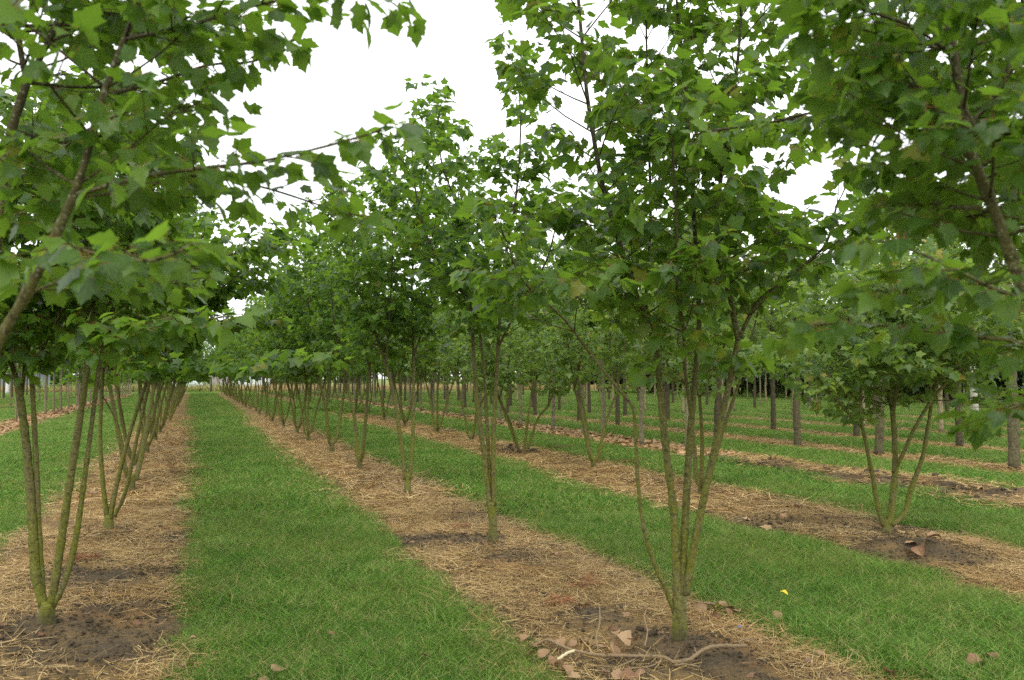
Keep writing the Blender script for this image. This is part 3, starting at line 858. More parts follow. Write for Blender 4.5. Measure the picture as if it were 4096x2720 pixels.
# ---- the two trees whose bases are outside the frame but whose boughs hang into it
NL = (-0.84, 2.69); NR = (2.72, 0.98)
hand_tree("maple_tree", NL, 2.2, [(-332, 1900, 0), (-325, 1780, 0)], [
    [([(-318, 1790, 0), (-230, 1400, -.02), (-120, 1050, -.03), (-10, 800, -.05), (60, 680, -.06), (120, 560, -.06), (170, 450, -.05)], .0165, .0115, None),
     ([(170, 450, -.05), (200, 360, -.03), (235, 230, 0), (272, 130, 0), (320, 0, 0), (350, -160, 0), (370, -450, 0), (380, -800, 0)], .0102, .004, 'leader'),
     ([(170, 450, -.05), (330, 408, -.1), (480, 386, -.15), (600, 372, -.2), (760, 335, -.22), (880, 300, -.22)], .0055, .0025, 'side'),
     ([(175, 455, -.05), (300, 440, .1), (450, 405, .2), (600, 430, .25), (760, 480, .3), (840, 500, .3)], .004, .0025, 'side'),
     ([(240, 220, 0), (360, 190, .1), (480, 150, .2), (590, 140, .3), (680, 90, .35)], .005, .0025, 'side'),
     ([(290, 90, 0), (430, 60, -.1), (600, 10, -.1), (780, -20, -.1), (900, 0, -.1)], .005, .0025, 'side'),
     ([(120, 560, -.06), (250, 590, -.3), (360, 600, -.45), (450, 560, -.5)], .004, .0025, 'side'),
     ([(60, 680, -.06), (180, 640, .2), (330, 660, .4), (470, 640, .5)], .004, .0025, 'side')],
    [([(-320, 1780, .05), (-180, 1200, .2), (-60, 800, .35), (0, 515, .4), (20, 330, .4), (62, 190, .4)], .018, .012, None),
     ([(62, 190, .4), (45, 100, .45), (30, -80, .5), (20, -400, .5)], .010, .004, 'leader'),
     ([(62, 190, .4), (110, 100, .4), (150, 0, .4), (180, -120, .4), (200, -420, .4)], .010, .004, 'leader'),
     ([(0, 505, .4), (90, 480, .3), (160, 455, .2), (280, 440, .1)], .004, .003, 'side'),
     ([(62, 190, .4), (160, 200, .5), (280, 200, .6), (400, 190, .7)], .005, .003, 'side'),
     ([(30, 300, .4), (150, 330, .6), (260, 320, .8), (350, 340, 1.0)], .005, .003, 'side'),
     ([(40, 60, .4), (180, 60, .6), (320, 90, .8), (480, 60, 1.0), (620, 20, 1.1)], .005, .003, 'side'),
     ([(150, 0, .4), (250, 30, .3), (400, 40, .2), (520, 90, .2)], .004, .003, 'side'),
     ([(10, 420, .4), (100, 380, .2), (200, 300, 0), (310, 250, -.1)], .004, .003, 'side')],
    ], "nearest left maple, thick slanting stem at the left edge, bough reaching into the sky", "maple tree", G_LEFT, 106, 4.8, .58, .045, leaf=.052, node=.049, dens=1.0, twig=.16, step=.12, z0=2.1)
hand_tree("maple_tree", NR, 1.95, [(3320, 2100, 0), (3310, 2000, 0)], [
    [([(3300, 2010, 0), (2950, 1450, -.02), (2600, 950, 0), (2380, 700, .05), (2335, 600, .08)], .019, .013, None),
     ([(2335, 600, .08), (2290, 480, .1), (2240, 350, .1), (2212, 200, .1), (2195, 100, .1), (2170, -60, .1), (2150, -400, .1), (2130, -800, .1)], .0125, .004, 'leader'),
     ([(2600, 950, 0), (2560, 700, .3), (2480, 450, .5), (2400, 200, .6), (2350, -50, .6), (2300, -400, .6)], .012, .004, 'leader'),
     ([(2235, 340, .1), (2150, 300, .5), (2090, 180, .8), (2050, 20, 1.0), (2020, -200, 1.1)], .008, .004, 'leader'),
     ([(2355, 690, .06), (2290, 665, .0), (2240, 640, -.1), (2160, 600, -.1), (2060, 560, -.1)], .005, .0025, 'side'),
     ([(2270, 430, .1), (2200, 330, .2), (2130, 380, .3), (2060, 350, .35), (1960, 330, .4)], .005, .003, 'side'),
     ([(2255, 480, .1), (2160, 470, .3), (2100, 430, .5), (2050, 400, .6), (1990, 380, .7)], .006, .003, 'side'),
     ([(2225, 290, .1), (2120, 200, .2), (2070, 120, .25), (2030, 40, .3)], .006, .003, 'side'),
     ([(2200, 130, .1), (2100, 60, 0), (1980, 20, 0), (1900, -10, 0)], .005, .003, 'side'),
     ([(2225, 300, .1), (2290, 220, .3), (2340, 120, .4), (2380, 20, .4)], .005, .003, 'side'),
     ([(2225, 250, .1), (2280, 330, -.1), (2330, 300, -.15), (2400, 260, -.2)], .004, .003, 'side'),
     ([(2290, 480, .1), (2240, 500, .4), (2160, 490, .6), (2080, 470, .8)], .005, .003, 'side')],
    [([(3300, 2010, .05), (2900, 1400, .1), (2620, 1000, .15), (2480, 850, .2), (2361, 792, .25), (2220, 775, .3), (2080, 755, .3), (1960, 745, .3), (1850, 750, .3)], .012, .003, 'side'),
     ([(2480, 850, .2), (2440, 890, .2), (2390, 930, .1), (2340, 930, .1), (2290, 950, .1)], .004, .002, 'side')],
    [([(3320, 2010, 0), (2900, 900, .5), (2600, 350, .8), (2300, 250, 1.0), (2050, 245, 1.1), (1900, 255, 1.1), (1760, 285, 1.1), (1640, 300, 1.1)], .016, .003, None),
     ([(2050, 245, 1.1), (1950, 262, 1.1), (1850, 272, 1.1), (1750, 285, 1.1), (1660, 300, 1.1), (1600, 310, 1.1)], .005, .003, 'side'),
     ([(2300, 250, 1.0), (2250, 180, .9), (2150, 100, .8), (2060, 60, .8)], .005, .003, 'side'),
     ([(2400, 280, .95), (2330, 380, .9), (2230, 430, .9), (2130, 500, .9)], .005, .003, 'side'),
     ([(2600, 350, .8), (2480, 420, .7), (2380, 440, .6), (2280, 470, .6)], .005, .003, 'side')],
    ], "nearest right maple, dark leafy boughs filling the upper right corner", "maple tree", G_MID, 107, 4.6, .46, .045, leaf=.050, node=.047, dens=1.0, twig=.20, step=.125, z0=1.75)
# ---- third row front tree
hand_tree("maple_tree", R31, 8.26, [(2046, 1215, 0), (2048, 1200, 0)], [
    [([(2040, 1212, 0), (2028, 1185, 0), (2012, 1100, 0), (1996, 1020, -.05), (1985, 960, -.1), (1985, 900, -.1)], 0.0221, 0.0143, None),
     ([(1990, 990, -.05), (1940, 935, -.2), (1900, 890, -.3), (1870, 840, -.35)], 0.0124, 0.0052, 'leader'),
     ([(1985, 930, -.1), (1975, 850, .1), (1960, 760, .2), (1950, 690, .2)], 0.0138, 0.0052, 'leader')],
    [([(2050, 1210, 0), (2058, 1150, 0), (2064, 1080, 0), (2062, 1000, 0), (2058, 950, 0)], 0.0331, 0.0234, None),
     ([(2058, 950, 0), (2068, 900, 0), (2085, 830, 0), (2080, 740, .05), (2085, 640, .1)], 0.0193, 0.0065, 'leader'),
     ([(2058, 950, 0), (2040, 880, .3), (2030, 790, .4), (2030, 690, .45)], 0.0152, 0.0065, 'leader')],
    [([(2060, 1090, 0), (2085, 1040, -.1), (2110, 985, -.15), (2150, 920, -.2), (2185, 880, -.2)], 0.0179, 0.0130, None),
     ([(2150, 920, -.2), (2170, 850, -.3), (2185, 770, -.35), (2190, 690, -.35)], 0.0124, 0.0052, 'leader'),
     ([(2185, 880, -.2), (2220, 845, -.1), (2270, 800, 0), (2310, 730, .05)], 0.0124, 0.0052, 'leader')],
    [([(2056, 1210, 0), (2085, 1185, .05), (2100, 1130, .1), (2128, 1050, .15), (2140, 980, .2), (2148, 930, .2)], 0.0248, 0.0156, None),
     ([(2148, 930, .2), (2160, 860, .4), (2200, 780, .5), (2230, 690, .6)], 0.0138, 0.0052, 'leader')],
    ], "low goblet-shaped maple with yellow-green crown, its foot behind the dark earth heap", "maple tree", G_THIRD, 108, 3.8, .80, .050, lod='mid', z0=1.08, step=.12, leaf=.072, node=.060, singles=False, elev=(10, 50))
for m_ in [o for o in bpy.data.objects if o.get("label", "").startswith("low goblet")]:
    for c in m_.children:
        if c.name.startswith("crown"): c.data.materials.clear(); c.data.materials.append(M_YLEAF)

# ------------------------------------------------------------------ prototypes for the rest of the maples
def proto_maple(seed, nst, H, spread, Lmax, tpl, mat, leaf, node, z0=1.5, fork=.2, detail=1, step=.18, r0=.029, extra_lead=1):
    G = Grower(seed, leaf, node, detail)
    r = G.r
    ts = mat_trunk(None, [np.zeros(3), np.array([.004, 0, fork * .6]), np.array([0, .004, fork + .04])], .050, .047, seed)
    stems = []
    a0 = r.random() * 6.28
    out = lambda c: np.array([c[0], c[1], 0]) / (np.linalg.norm([c[0], c[1]]) + .15)
    for i in range(nst):
        s = Soup(); a = a0 + i * 6.283 / nst + r.normal(0, .25)
        h = np.array([math.cos(a), math.sin(a), 0]); sp = spread * (.6 + .7 * r.random())
        w1, w2 = r.normal(0, .04, 2)
        side = np.array([-h[1], h[0], 0])
        zf = fork * (.7 + .3 * r.random())
        z1 = z0 + .1 + r.normal(0, .12)
        pts = [h * .012 + Zv * zf, h * (.07 + .06 * sp) + Zv * (zf + .12), h * sp * .42 + Zv * .85 + side * w1, h * sp * .75 + Zv * z1 + side * w2]
        Q = resample(np.array(pts), .06); rad = stem_tube(s, Q, r0 * (.8 + .3 * r.random()), r0 * .68, r, 7)
        nl = 1 + (1 if r.random() < extra_lead else 0)
        for j in range(nl):
            Hj = H * (.86 + .14 * r.random()) if j == 0 else H * (.68 + .18 * r.random())
            b = a + (0 if j == 0 else r.choice([-1, 1]) * (.9 + r.random()))
            hb = np.array([math.cos(b), math.sin(b), 0]); e = .30 + .3 * r.random()
            pz = Q[-1]
            P = [pz, pz + hb * e * .35 + Zv * (Hj - pz[2]) * .25, pz + hb * e * .7 + Zv * (Hj - pz[2]) * .6, pz + hb * e * .8 + Zv * (Hj - pz[2])]
            Q2 = resample(np.array(P), .09); rad2 = stem_tube(s, Q2, r0 * .6, .005, r, 6)
            G.leader(s, Q2, rad2, H, Lmax, z0, step, outward=out)
        stems.append(s.mesh("stem", M_BARK))
    L = G.arrays()
    print("proto", seed, len(L[0]))
    return ts.mesh("trunk", M_BARK), stems, leaf_mesh("crown", tpl, L, mat)
PM = [proto_maple(200 + i, n, H, sp, .60, T_MID, M_LEAF2, .092, .085, detail=1, step=.18) for i, (n, H, sp) in enumerate([(3, 5.1, .55), (4, 4.8, .7), (2, 5.0, .5), (3, 4.7, .6), (4, 5.2, .6)])]
PF = [proto_maple(220 + i, n, H, sp, .62, T_LOW, M_LEAF2, .125, .13, detail=0, step=.26) for i, (n, H, sp) in enumerate([(3, 5.0, .55), (4, 4.8, .7), (2, 5.1, .5), (3, 4.7, .6)])]
PT = [proto_maple(240 + i, n, H, sp, .55, T_MID, M_YLEAF, .085, .085, z0=1.25, detail=1, step=.17, fork=.16, extra_lead=.7) for i, (n, H, sp) in enumerate([(3, 3.5, .65), (4, 3.3, .75), (3, 3.8, .6)])]

ORD = ["first", "second", "third", "fourth", "fifth", "sixth", "seventh", "eighth", "ninth", "tenth", "eleventh", "twelfth", "thirteenth", "fourteenth"]
def row_of(x, ys, protos_near, protos_far, group, words, start, farlabel, seed, zfar=24, shorten=1.0):
    r = np.random.default_rng(seed)
    for i, y in enumerate(ys):
        xx = x + r.normal(0, .06); yy = y + r.normal(0, .10)
        depth = xx * Fh[0] + yy * Fh[1]
        pr = protos_near if depth < zfar else protos_far
        k = int(r.integers(0, len(pr)))
        n = start + i
        lab = words.format(ORD[n]) if n < len(ORD) else farlabel
        z = float(height(xx, yy)) - .02
        finish_tree("maple_tree", (xx, yy, z), r.random() * 6.283, shorten * (.9 + .18 * r.random()), pr[k][0], pr[k][1], pr[k][2], lab, "maple tree", group)
row_of(MID1[0], [MID3[1] + STEP * k for k in range(1, 24) if MID3[1] + STEP * k < YEND - 3], PM, PF, G_MID, "multi-stem maple, {} foot from the front in the bed right of the grass path", 3,
       "small distant multi-stem maple near the far end of the bed right of the grass path", 31)
row_of(-.84, [LEFT2[1] + STEP * k for k in range(1, 26) if LEFT2[1] + STEP * k < YEND - 3], PM, PF, G_LEFT, "multi-stem maple, {} foot from the front in the left bed", 2,
       "small distant multi-stem maple near the far end of the left bed", 32)
row_of(R31[0], [R31[1] + STEP * k for k in range(1, 26) if R31[1] + STEP * k < YEND - 3], PT, PF, G_THIRD, "yellow-green multi-stem maple, {} tree base from the right in the third bed", 1,
       "small distant multi-stem maple near the far end of the third bed", 33)

# ------------------------------------------------------------------ single-trunk trees
def proto_standard(seed, H, z0, r0, Lmax, bark, leafmat, leaf, node, step, detail=0, tpl=T_LOW, lean=.02, knots=True, lead=2, prof=None):
    G = Grower(seed, leaf, node, detail); r = G.r
    s = Soup()
    P = [np.zeros(3), np.array([r.normal(0, lean), r.normal(0, lean), z0 * .5]), np.array([r.normal(0, lean), r.normal(0, lean), z0 + .2]), np.array([r.normal(0, .1), r.normal(0, .1), H])]
    Q = resample(np.array(P), .12)
    rad = stem_tube(s, Q, r0, r0 * .25, r, 8, knots)
    sb = Soup()
    G.leader(sb, Q, rad, H, Lmax, z0, step, prof=prof)
    L = G.arrays()
    tr = s.mesh("trunk", bark)
    br = sb.mesh("branches", bark) if detail else None
    print("std", seed, len(L[0]))
    return tr, ([br] if br else []), leaf_mesh("crown", tpl, L, leafmat)
P_PLANE = [proto_standard(300 + i, 5.2, 2.0, .052, 1.15, M_PALE, M_YLEAF, .15, .12, .17) for i in range(3)]
P_DARK = [proto_standard(310 + i, 5.4, 2.0, .070, 1.15, M_DARK, M_YLEAF, .13, .12, .17) for i in range(3)]
P_THIN = [proto_standard(320 + i, 5.0, 1.9, .040, 1.05, M_PALE, M_LEAF2, .15, .13, .17) for i in range(3)]
P_THIND = [proto_standard(330 + i, 5.4, 1.8, .055, 1.15, M_CANE, M_YLEAF, .17, .14, .18) for i in range(3)]
P_BUSH = []
for i in range(3):
    G = Grower(340 + i, .17, .14, 0); stems = []
    for j in range(4):
        s = Soup(); a = j * 1.57 + .4 + i; h = np.array([math.cos(a), math.sin(a), 0])
        P = [h * .05, h * .25 + Zv * .5, h * .5 + Zv * 1.4 + Zv * .2 * j, h * .7 + Zv * 3.4]
        Q = resample(np.array(P), .12); rad = stem_tube(s, Q, .05, .02, G.r, 6)
        G.leader(s, Q, rad, 3.6, .95, .75, .2)
        stems.append(s.mesh("stem", M_DARK))
    P_BUSH.append((None, stems, leaf_mesh("crown", T_LOW, G.arrays(), M_DLEAF)))

def put(name, pr, x, y, label, cat, group, r, smin=.9, smax=1.12):
    k = int(r.integers(0, len(pr)))
    z = float(height(x, y)) - .02
    s = smin + (smax - smin) * r.random()
    return finish_tree(name, (x, y, z), r.random() * 6.283, s, pr[k][0], pr[k][1], pr[k][2], label, cat, group)
r_ = np.random.default_rng(77)
def inview(x, y, h=4.0, margin=300):
    px, py, z = project(np.array([[x, y, 1.0]])); return z[0] > 1 and -margin < px[0] < W0 + margin
# fourth bed: pale trunks standing in tan leaf litter
pale = [(2682, 1805), (2457, 1780), (2372, 1753), (2282, 1742), (2137, 1725), (2022, 1705)]
names4 = ["smooth pale trunk", "pale trunk", "thin pale trunk", "pale grey trunk", "light trunk", "slim pale trunk"]
G4 = "pale single-trunk trees in the leaf-littered fourth bed"
for i, (u, v) in enumerate(pale):
    x, y = tree_spot(u, v)
    put("young_tree", P_PLANE, 10.0 + .1 * (x - 10), y, f"{names4[i]} rising from tan leaf litter, {ORD[i]} from the right in the fourth bed", "young tree", G4, r_)
y = tree_spot(*pale[-1])[1] + 2.1
while y < YEND - 3:
    if inview(10, y): put("young_tree", P_PLANE, 10.0, y, "distant pale single-trunk tree further back in the leaf-littered fourth bed", "young tree", G4, r_)
    y += 2.15
# fifth bed: dark rough trunks
G5 = "dark single-trunk trees in the fifth bed"
dark = [(4058, 1874), (3523, 1813), (3150, 1781), (2823, 1745), (2599, 1722), (2405, 1702), (2247, 1685), (2122, 1662), (2009, 1650)]
desc = ["thick spotted trunk at the right edge", "sturdy speckled brown trunk behind the low goblet-shaped maple", "sturdy brown trunk left of the low goblet-shaped maple", "dark trunk seen between the stems of the large near maple", "dark trunk just left of the large near maple's stems",
        "dark trunk behind the small stubby maple", "dark trunk left of the small stubby maple", "dark trunk, second left of the small stubby maple", "dark trunk, third left of the small stubby maple"]
for i, (u, v) in enumerate(dark):
    x, y = tree_spot(u, v)
    put("young_tree", P_DARK if i > 2 else [proto_standard(315 + i, 5.4, 2.0, .085, 1.15, M_SPOT if i < 3 else M_DARK, M_YLEAF, .13, .12, .17)], 13.3 + .25 * (x - 13.3), y, desc[i] + ", in the fifth bed", "young tree", G5, r_)
y = tree_spot(*dark[-1])[1] + 3.3
while y < YEND - 3:
    if inview(13.3, y): put("young_tree", P_DARK, 13.3, y, "distant dark single-trunk tree further back in the fifth bed", "young tree", G5, r_)
    y += 3.28
G6 = "dark single-trunk trees in the sixth bed"
six = [(3840, 1781), (3427, 1746), (3094, 1721)]
d6 = ["very dark trunk right of the low goblet-shaped maple", "dark trunk hidden in the low leaves of the goblet-shaped maple", "very dark slim trunk left of the goblet-shaped maple"]
for i, (u, v) in enumerate(six):
    x, y = tree_spot(u, v)
    put("young_tree", P_DARK, x, y, d6[i] + ", in the sixth bed", "young tree", G6, r_)
y = tree_spot(*six[-1])[1] + 3.3
while y < YEND - 3:
    put("young_tree", P_DARK, 16.6, y, "distant dark single-trunk tree further back in the sixth bed", "young tree", G6, r_)
    y += 3.28
for ri, rx in enumerate(FAR_ROWS[:6]):
    pr = [P_THIND, P_THIN, P_DARK, P_THIN, P_THIND, P_THIN][ri]
    y = rx / 1.42 + r_.random() * 2
    while y < YEND - 3 - ri * 3:
        if inview(rx, y):
            put("young_tree", pr, rx + r_.normal(0, .08), y, f"slim young tree in the {['seventh','eighth','ninth','tenth','eleventh','twelfth'][ri]} bed across the right-hand field", "young tree", f"slim trees in the {['seventh','eighth','ninth','tenth','eleventh','twelfth'][ri]} bed", r_)
        y += 3.0 + r_.random() * .9 + ri * .25
for ri, rx in enumerate((41.5, 45.5, 49.5)):
    y = rx / 1.42 - 2
    while y < 84:
        put("dark_shrub", P_BUSH, rx + r_.normal(0, .2), y, f"dark glossy multi-stem shrub in the {['front', 'middle', 'back'][ri]} line closing the right-hand field", "shrub", f"dark shrubs, {['front', 'middle', 'back'][ri]} line", r_, .95, 1.3)
        y += 2.7 + ri * .4
# tall pale support post leaning at the right
def post(name, base, h, r0, mat, label, cat, lean=(0, 0), group=None):
    s = Soup(); b = np.array(base); tp = b + np.array([lean[0], lean[1], h])
    Q = resample(np.array([b, (b + tp) / 2 + .01, tp]), .3)
    s.add(*tube(Q - b, np.linspace(r0, r0 * .9, len(Q)), 10))
    o = new_obj(name, s.mesh(name, mat), loc=b); return tag(o, label, cat, group)
x, y = tree_spot(3904, 1697)
post("wooden_post", (x, y, -.02), 5.2, .12, M_LIGHTPOST, "tall pale peeled post standing in the grass right of the dark sixth-bed trunk", "post", (-.25, .1))
# left beds
GL3 = "slim trees in the leaf-littered far-left bed"
lf = [(55, 1690), (159, 1660), (200, 1651), (230, 1644), (258, 1636), (295, 1628), (308, 1626), (319, 1625)]
for i, (u, v) in enumerate(lf):
    x, y = tree_spot(u, v)
    put("young_tree", P_THIN, -5.75 + .2 * (x + 5.75), y, f"slim straight trunk in orange leaf litter, {ORD[i]} from the left edge behind the left bed", "young tree", GL3, r_)
y = tree_spot(*lf[-1])[1] + 2.3
while y < YEND - 3:
    put("young_tree", P_THIN, -5.75, y, "distant slim trunk further back in the leaf-littered far-left bed", "young tree", GL3, r_); y += 2.4
for rx in (-9.7, -13.5):
    y = 48
    while y < YEND - 4:
        if inview(rx, y): put("young_tree", P_THIN if rx > -11 else P_DARK, rx, y, "slim distant tree at the far left, beyond the leaf-littered bed, " + ("nearer line" if rx > -11 else "further line"), "young tree", "trees beyond the leaf-littered bed, " + ("nearer line" if rx > -11 else "further line"), r_)
        y += 3.1

# ------------------------------------------------------------------ leaf litter (nobody could count it)
def litter(name, x0, x1, y0, y1, dens, size, label, seed, mat=M_LITTER):
    r = np.random.default_rng(seed)
    n = int((x1 - x0) * (y1 - y0) * dens)
    x = r.uniform(x0, x1, n); y = r.uniform(y0, y1, n)
    e = bed_dist(x, y) + .25 * vnoise(x, y, 2.5, 21)
    k = (e > r.random(n) ** 2 * .15) & (vnoise(x, y, .9, 22) > -.33)
    for (a, b, rr) in HOLES: k &= ((x - a) ** 2 + ((y - b) * .6) ** 2) > (rr * .8) ** 2
    x, y = x[k], y[k]; n = len(x)
    a = r.random(n) * 6.283
    P = np.stack([x, y, height(x, y) + .01 + .03 * r.random(n)], -1)
    T = np.stack([np.cos(a), np.sin(a), r.normal(.05, .15, n)], -1)
    Nn = np.stack([r.normal(0, .3, n), r.normal(0, .3, n), np.ones(n)], -1)
    V, F, uv = leaf_verts(T_MID, P, T, Nn, size * (.6 + .7 * r.random(n)), -.5 * np.ones(n) + r.normal(0, .5, n))
    o = new_obj(name, mesh_np(name, V, F, mat, tone=np.repeat(r.random(n), len(T_MID[0]))))
    tag(o, label, "leaf litter", kind="stuff")
litter("leaf_litter", 9.3, 10.8, 14.0, 60, 130, .11, "carpet of dry tan leaves in the fourth bed under the pale trunks", 1)
litter("leaf_litter", -6.4, -4.9, 24, 80, 110, .12, "carpet of dry orange leaves in the far-left bed", 2)
litter("leaf_litter", 5.6, 7.3, 5.0, 20, 2.0, .10, "sparse dry leaves scattered over the third bed", 3)

# ------------------------------------------------------------------ fallen leaves, sticks and clods in the foreground
def ovate_leaf(seed, mat):
    r = np.random.default_rng(seed)
    n, m = 8, 5
    V = []; 
    cup = r.uniform(.15, .75) * r.choice([1, 1, -1]); tw = r.normal(0, .5)
    for i in range(n + 1):
        u = i / n; w = .38 * math.sin(math.pi * u ** .8) ** .75 + .004
        for j in range(m):
            v = (j / (m - 1) * 2 - 1)
            x = v * w * (1 + .07 * math.sin(i * 2.3 + j)); yy = u
            z = cup * x * x * 2.0 + .16 * math.sin(u * 3.0 + tw) + .06 * math.sin(4 * u + 3 * v + seed) + tw * .25 * x * (u - .5)
            V.append((x, yy - .5, z))
    F = [(i * m + j, i * m + j + 1, (i + 1) * m + j + 1, (i + 1) * m + j) for i in range(n) for j in range(m - 1)]
    V = np.array(V); V[:, 2] -= V[:, 2].min()
    k = len(V)
    V = np.vstack([V, [(.012, -.5, V[2][2]), (-.012, -.5, V[2][2]), (.03, -.78, .01), (.015, -.78, .01)]])
    F.append((k, k + 1, k + 3, k + 2))
    return mesh_np("dry_leaf", V, np.array(F), mat, tone=np.full(len(V), r.random()), smooth=True)
DL = [ovate_leaf(500 + i, M_DRY) for i in range(8)]
def drop(px, py, size, label, group=None, me=None, lift=0.0, tilt=.25, name="dry_leaf", cat="dry leaf", seed=0):
    r = np.random.default_rng(int(px * 7 + py))
    p = ground_at(px, py, .03); x, y = float(p[0]), float(p[1])
    me = me or DL[int(r.integers(0, 8))]
    o = new_obj(name, me, loc=(x, y, float(height(x, y)) + .022 + lift), rot=(r.normal(0, tilt), r.normal(0, tilt), r.random() * 6.283), sc=size * .85)
    return tag(o, label, cat, group)
heap = [(2395, 2575, .11), (2440, 2565, .12), (2480, 2560, .12), (2500, 2590, .13), (2450, 2600, .12), (2540, 2590, .12), (2415, 2605, .09), (2470, 2620, .10)]
for i, (u, v, s) in enumerate(heap): drop(u, v, s, "large brown curled leaf in the heap of leaves left of the near maple's foot", "leaves heaped left of the near maple's foot", lift=.015 * (i % 4), tilt=.5)
for (u, v, s) in [(2100, 2540, .10), (2130, 2570, .09), (2180, 2600, .11), (2205, 2625, .09), (2240, 2565, .10), (2290, 2560, .10), (2340, 2560, .08), (2125, 2600, .10)]:
    drop(u, v, s, "brown leaf strewn where the grass meets the bed, left end of the long stick", "leaves strewn at the left end of the stick", tilt=.4)
for (u, v, s) in [(2240, 2650, .12), (2265, 2670, .11), (2300, 2705, .12), (2470, 2700, .11), (2520, 2712, .12), (2560, 2705, .10)]:
    drop(u, v, s, "tan leaf at the bottom edge below the long stick", "leaves at the bottom edge below the stick", tilt=.4)
for (u, v, s) in [(2800, 2425, .11), (2845, 2415, .10), (2885, 2412, .11), (2920, 2425, .10), (2950, 2440, .11), (2870, 2450, .09), (2905, 2445, .10)]:
    drop(u, v, s, "reddish brown leaf in the cluster right of the near maple at the grass edge", "leaf cluster right of the near maple", tilt=.45)
ML_Y = ovate_leaf(560, M_YELLOW); ML_B = ovate_leaf(561, M_BRIGHTY)
drop(2878, 2428, .075, "pale yellow-green leaf lying on the brown cluster right of the near maple", me=ML_Y, lift=.02)
drop(3138, 2402, .07, "bright yellow leaf in the grass right of the near maple", me=ML_B, lift=.06)
drop(2165, 2065, .07, "yellow leaf in the grass beyond the bed right of the path", me=ML_Y, lift=.05)
for (u, v, s, lab) in [(1120, 2660, .15, "large round pinkish brown leaf in the middle of the grass path at the bottom"), (1000, 2690, .11, "pale tan leaf in the grass left of the large pinkish one"), (1060, 2705, .11, "tan leaf at the bottom edge of the grass path, below the pinkish one"),
                       (1700, 2600, .07, "small tan leaf in the grass path just left of the bed"), (1325, 2505, .055, "small orange leaf in the grass path"), (998, 2175, .09, "tan crumpled leaf in the grass path in front of the left bed's second tree"),
                       (3900, 2640, .14, "dark brown curled leaf in the grass at the lower right corner"), (3960, 2615, .12, "tan curled leaf beside the dark one at the lower right corner"), (3560, 2690, .12, "brown leaf on the bed edge at the bottom right"),
                       (3285, 2605, .09, "whitish leaf on the bed edge right of the stick's end"), (3110, 2455, .11, "pale leaf in the grass edge right of the leaf cluster"), (3690, 2230, .20, "large pale crumpled leaf on the dark earth heap by the goblet-shaped maple"),
                       (3740, 2215, .17, "second pale crumpled leaf on the dark earth heap by the goblet-shaped maple"), (3655, 2235, .16, "small crumpled leaf at the left of the pair on the dark earth heap"), (3850, 2120, .10, "pale leaf at the grass edge behind the dark earth heap"),
                       (1820, 2025, .10, "dark red leaf in the bed behind the three-stemmed maple"), (920, 2010, .10, "brown leaf in the grass path halfway down"), (745, 2050, .09, "pale leaf on the edge of the left bed"), (745, 2640, .10, "reddish leaf at the bottom right edge of the left bed"),
                       (770, 2530, .06, "whitish leaf at the edge of the left bed near the bottom"), (3420, 2590, .08, "brown leaf on the right part of the near bed")]:
    drop(u, v, s, lab)
# clods
def clod(seed):
    r = np.random.default_rng(seed)
    import bmesh
    bm = bmesh.new(); bmesh.ops.create_icosphere(bm, subdivisions=2, radius=.5)
    for v in bm.verts:
        k = 1 + .35 * (r.random() - .5) + .25 * math.sin(v.co.x * 7 + seed) * math.cos(v.co.y * 6)
        v.co = Vector((v.co.x * k, v.co.y * k * .85, v.co.z * k * .6))
    me = bpy.data.meshes.new("earth_clod"); bm.to_mesh(me); bm.free(); me.materials.append(M_CLOD); return me
CL = [clod(i) for i in range(4)]
for i, (u, v, s) in enumerate([(2180, 2370, .05), (2600, 2365, .055), (1420, 2000, .045), (1390, 1880, .04), (1785, 1985, .05), (1995, 2385, .04), (2090, 2350, .045), (2610, 2540, .07), (2560, 2510, .06), (470, 2450, .05), (60, 2610, .08), (560, 2300, .04), (620, 2100, .05), (3010, 2200, .06), (3080, 2090, .07), (3900, 2190, .06), (3540, 2140, .05), (2385, 1888, .06), (360, 2490, .06), (1960, 2110, .05)]):
    r = np.random.default_rng(i); p = ground_at(u, v, .03); x, y = float(p[0]), float(p[1])
    o = new_obj("earth_clod", CL[i % 4], loc=(x, y, float(height(x, y)) + s * .18), rot=(0, 0, i * 1.3), sc=s)
    tag(o, "small dark crumbly lump of earth lying loose on the straw of a tree bed", "earth clod", "earth clods on the tree beds")
# bigger dug-up lumps round the holes of the fourth bed: nobody could count them
sp_ = Soup(); r = np.random.default_rng(8)
import bmesh as _bm
cv = [np.array([v.co[:] for v in m.vertices]) for m in CL]; cf = np.array([p.vertices[:] for p in CL[0].polygons])
for (a, b, rr) in HOLES:
    for k in range(130):
        an = r.random() * 6.283; q = rr * (.2 + .95 * r.random())
        x = a + q * .8 * math.cos(an); y = b + q * 1.5 * math.sin(an); s = .03 + .09 * r.random() ** 2
        sp_.add(cv[k % 4] * s + np.array([x, y, float(height(x, y)) + s * .1]), cf)
o = new_obj("loose_earth", sp_.mesh("loose_earth", M_CLOD, False)); tag(o, "dark loose earth round the holes where trees were dug out of the fourth bed", "loose earth", kind="stuff")

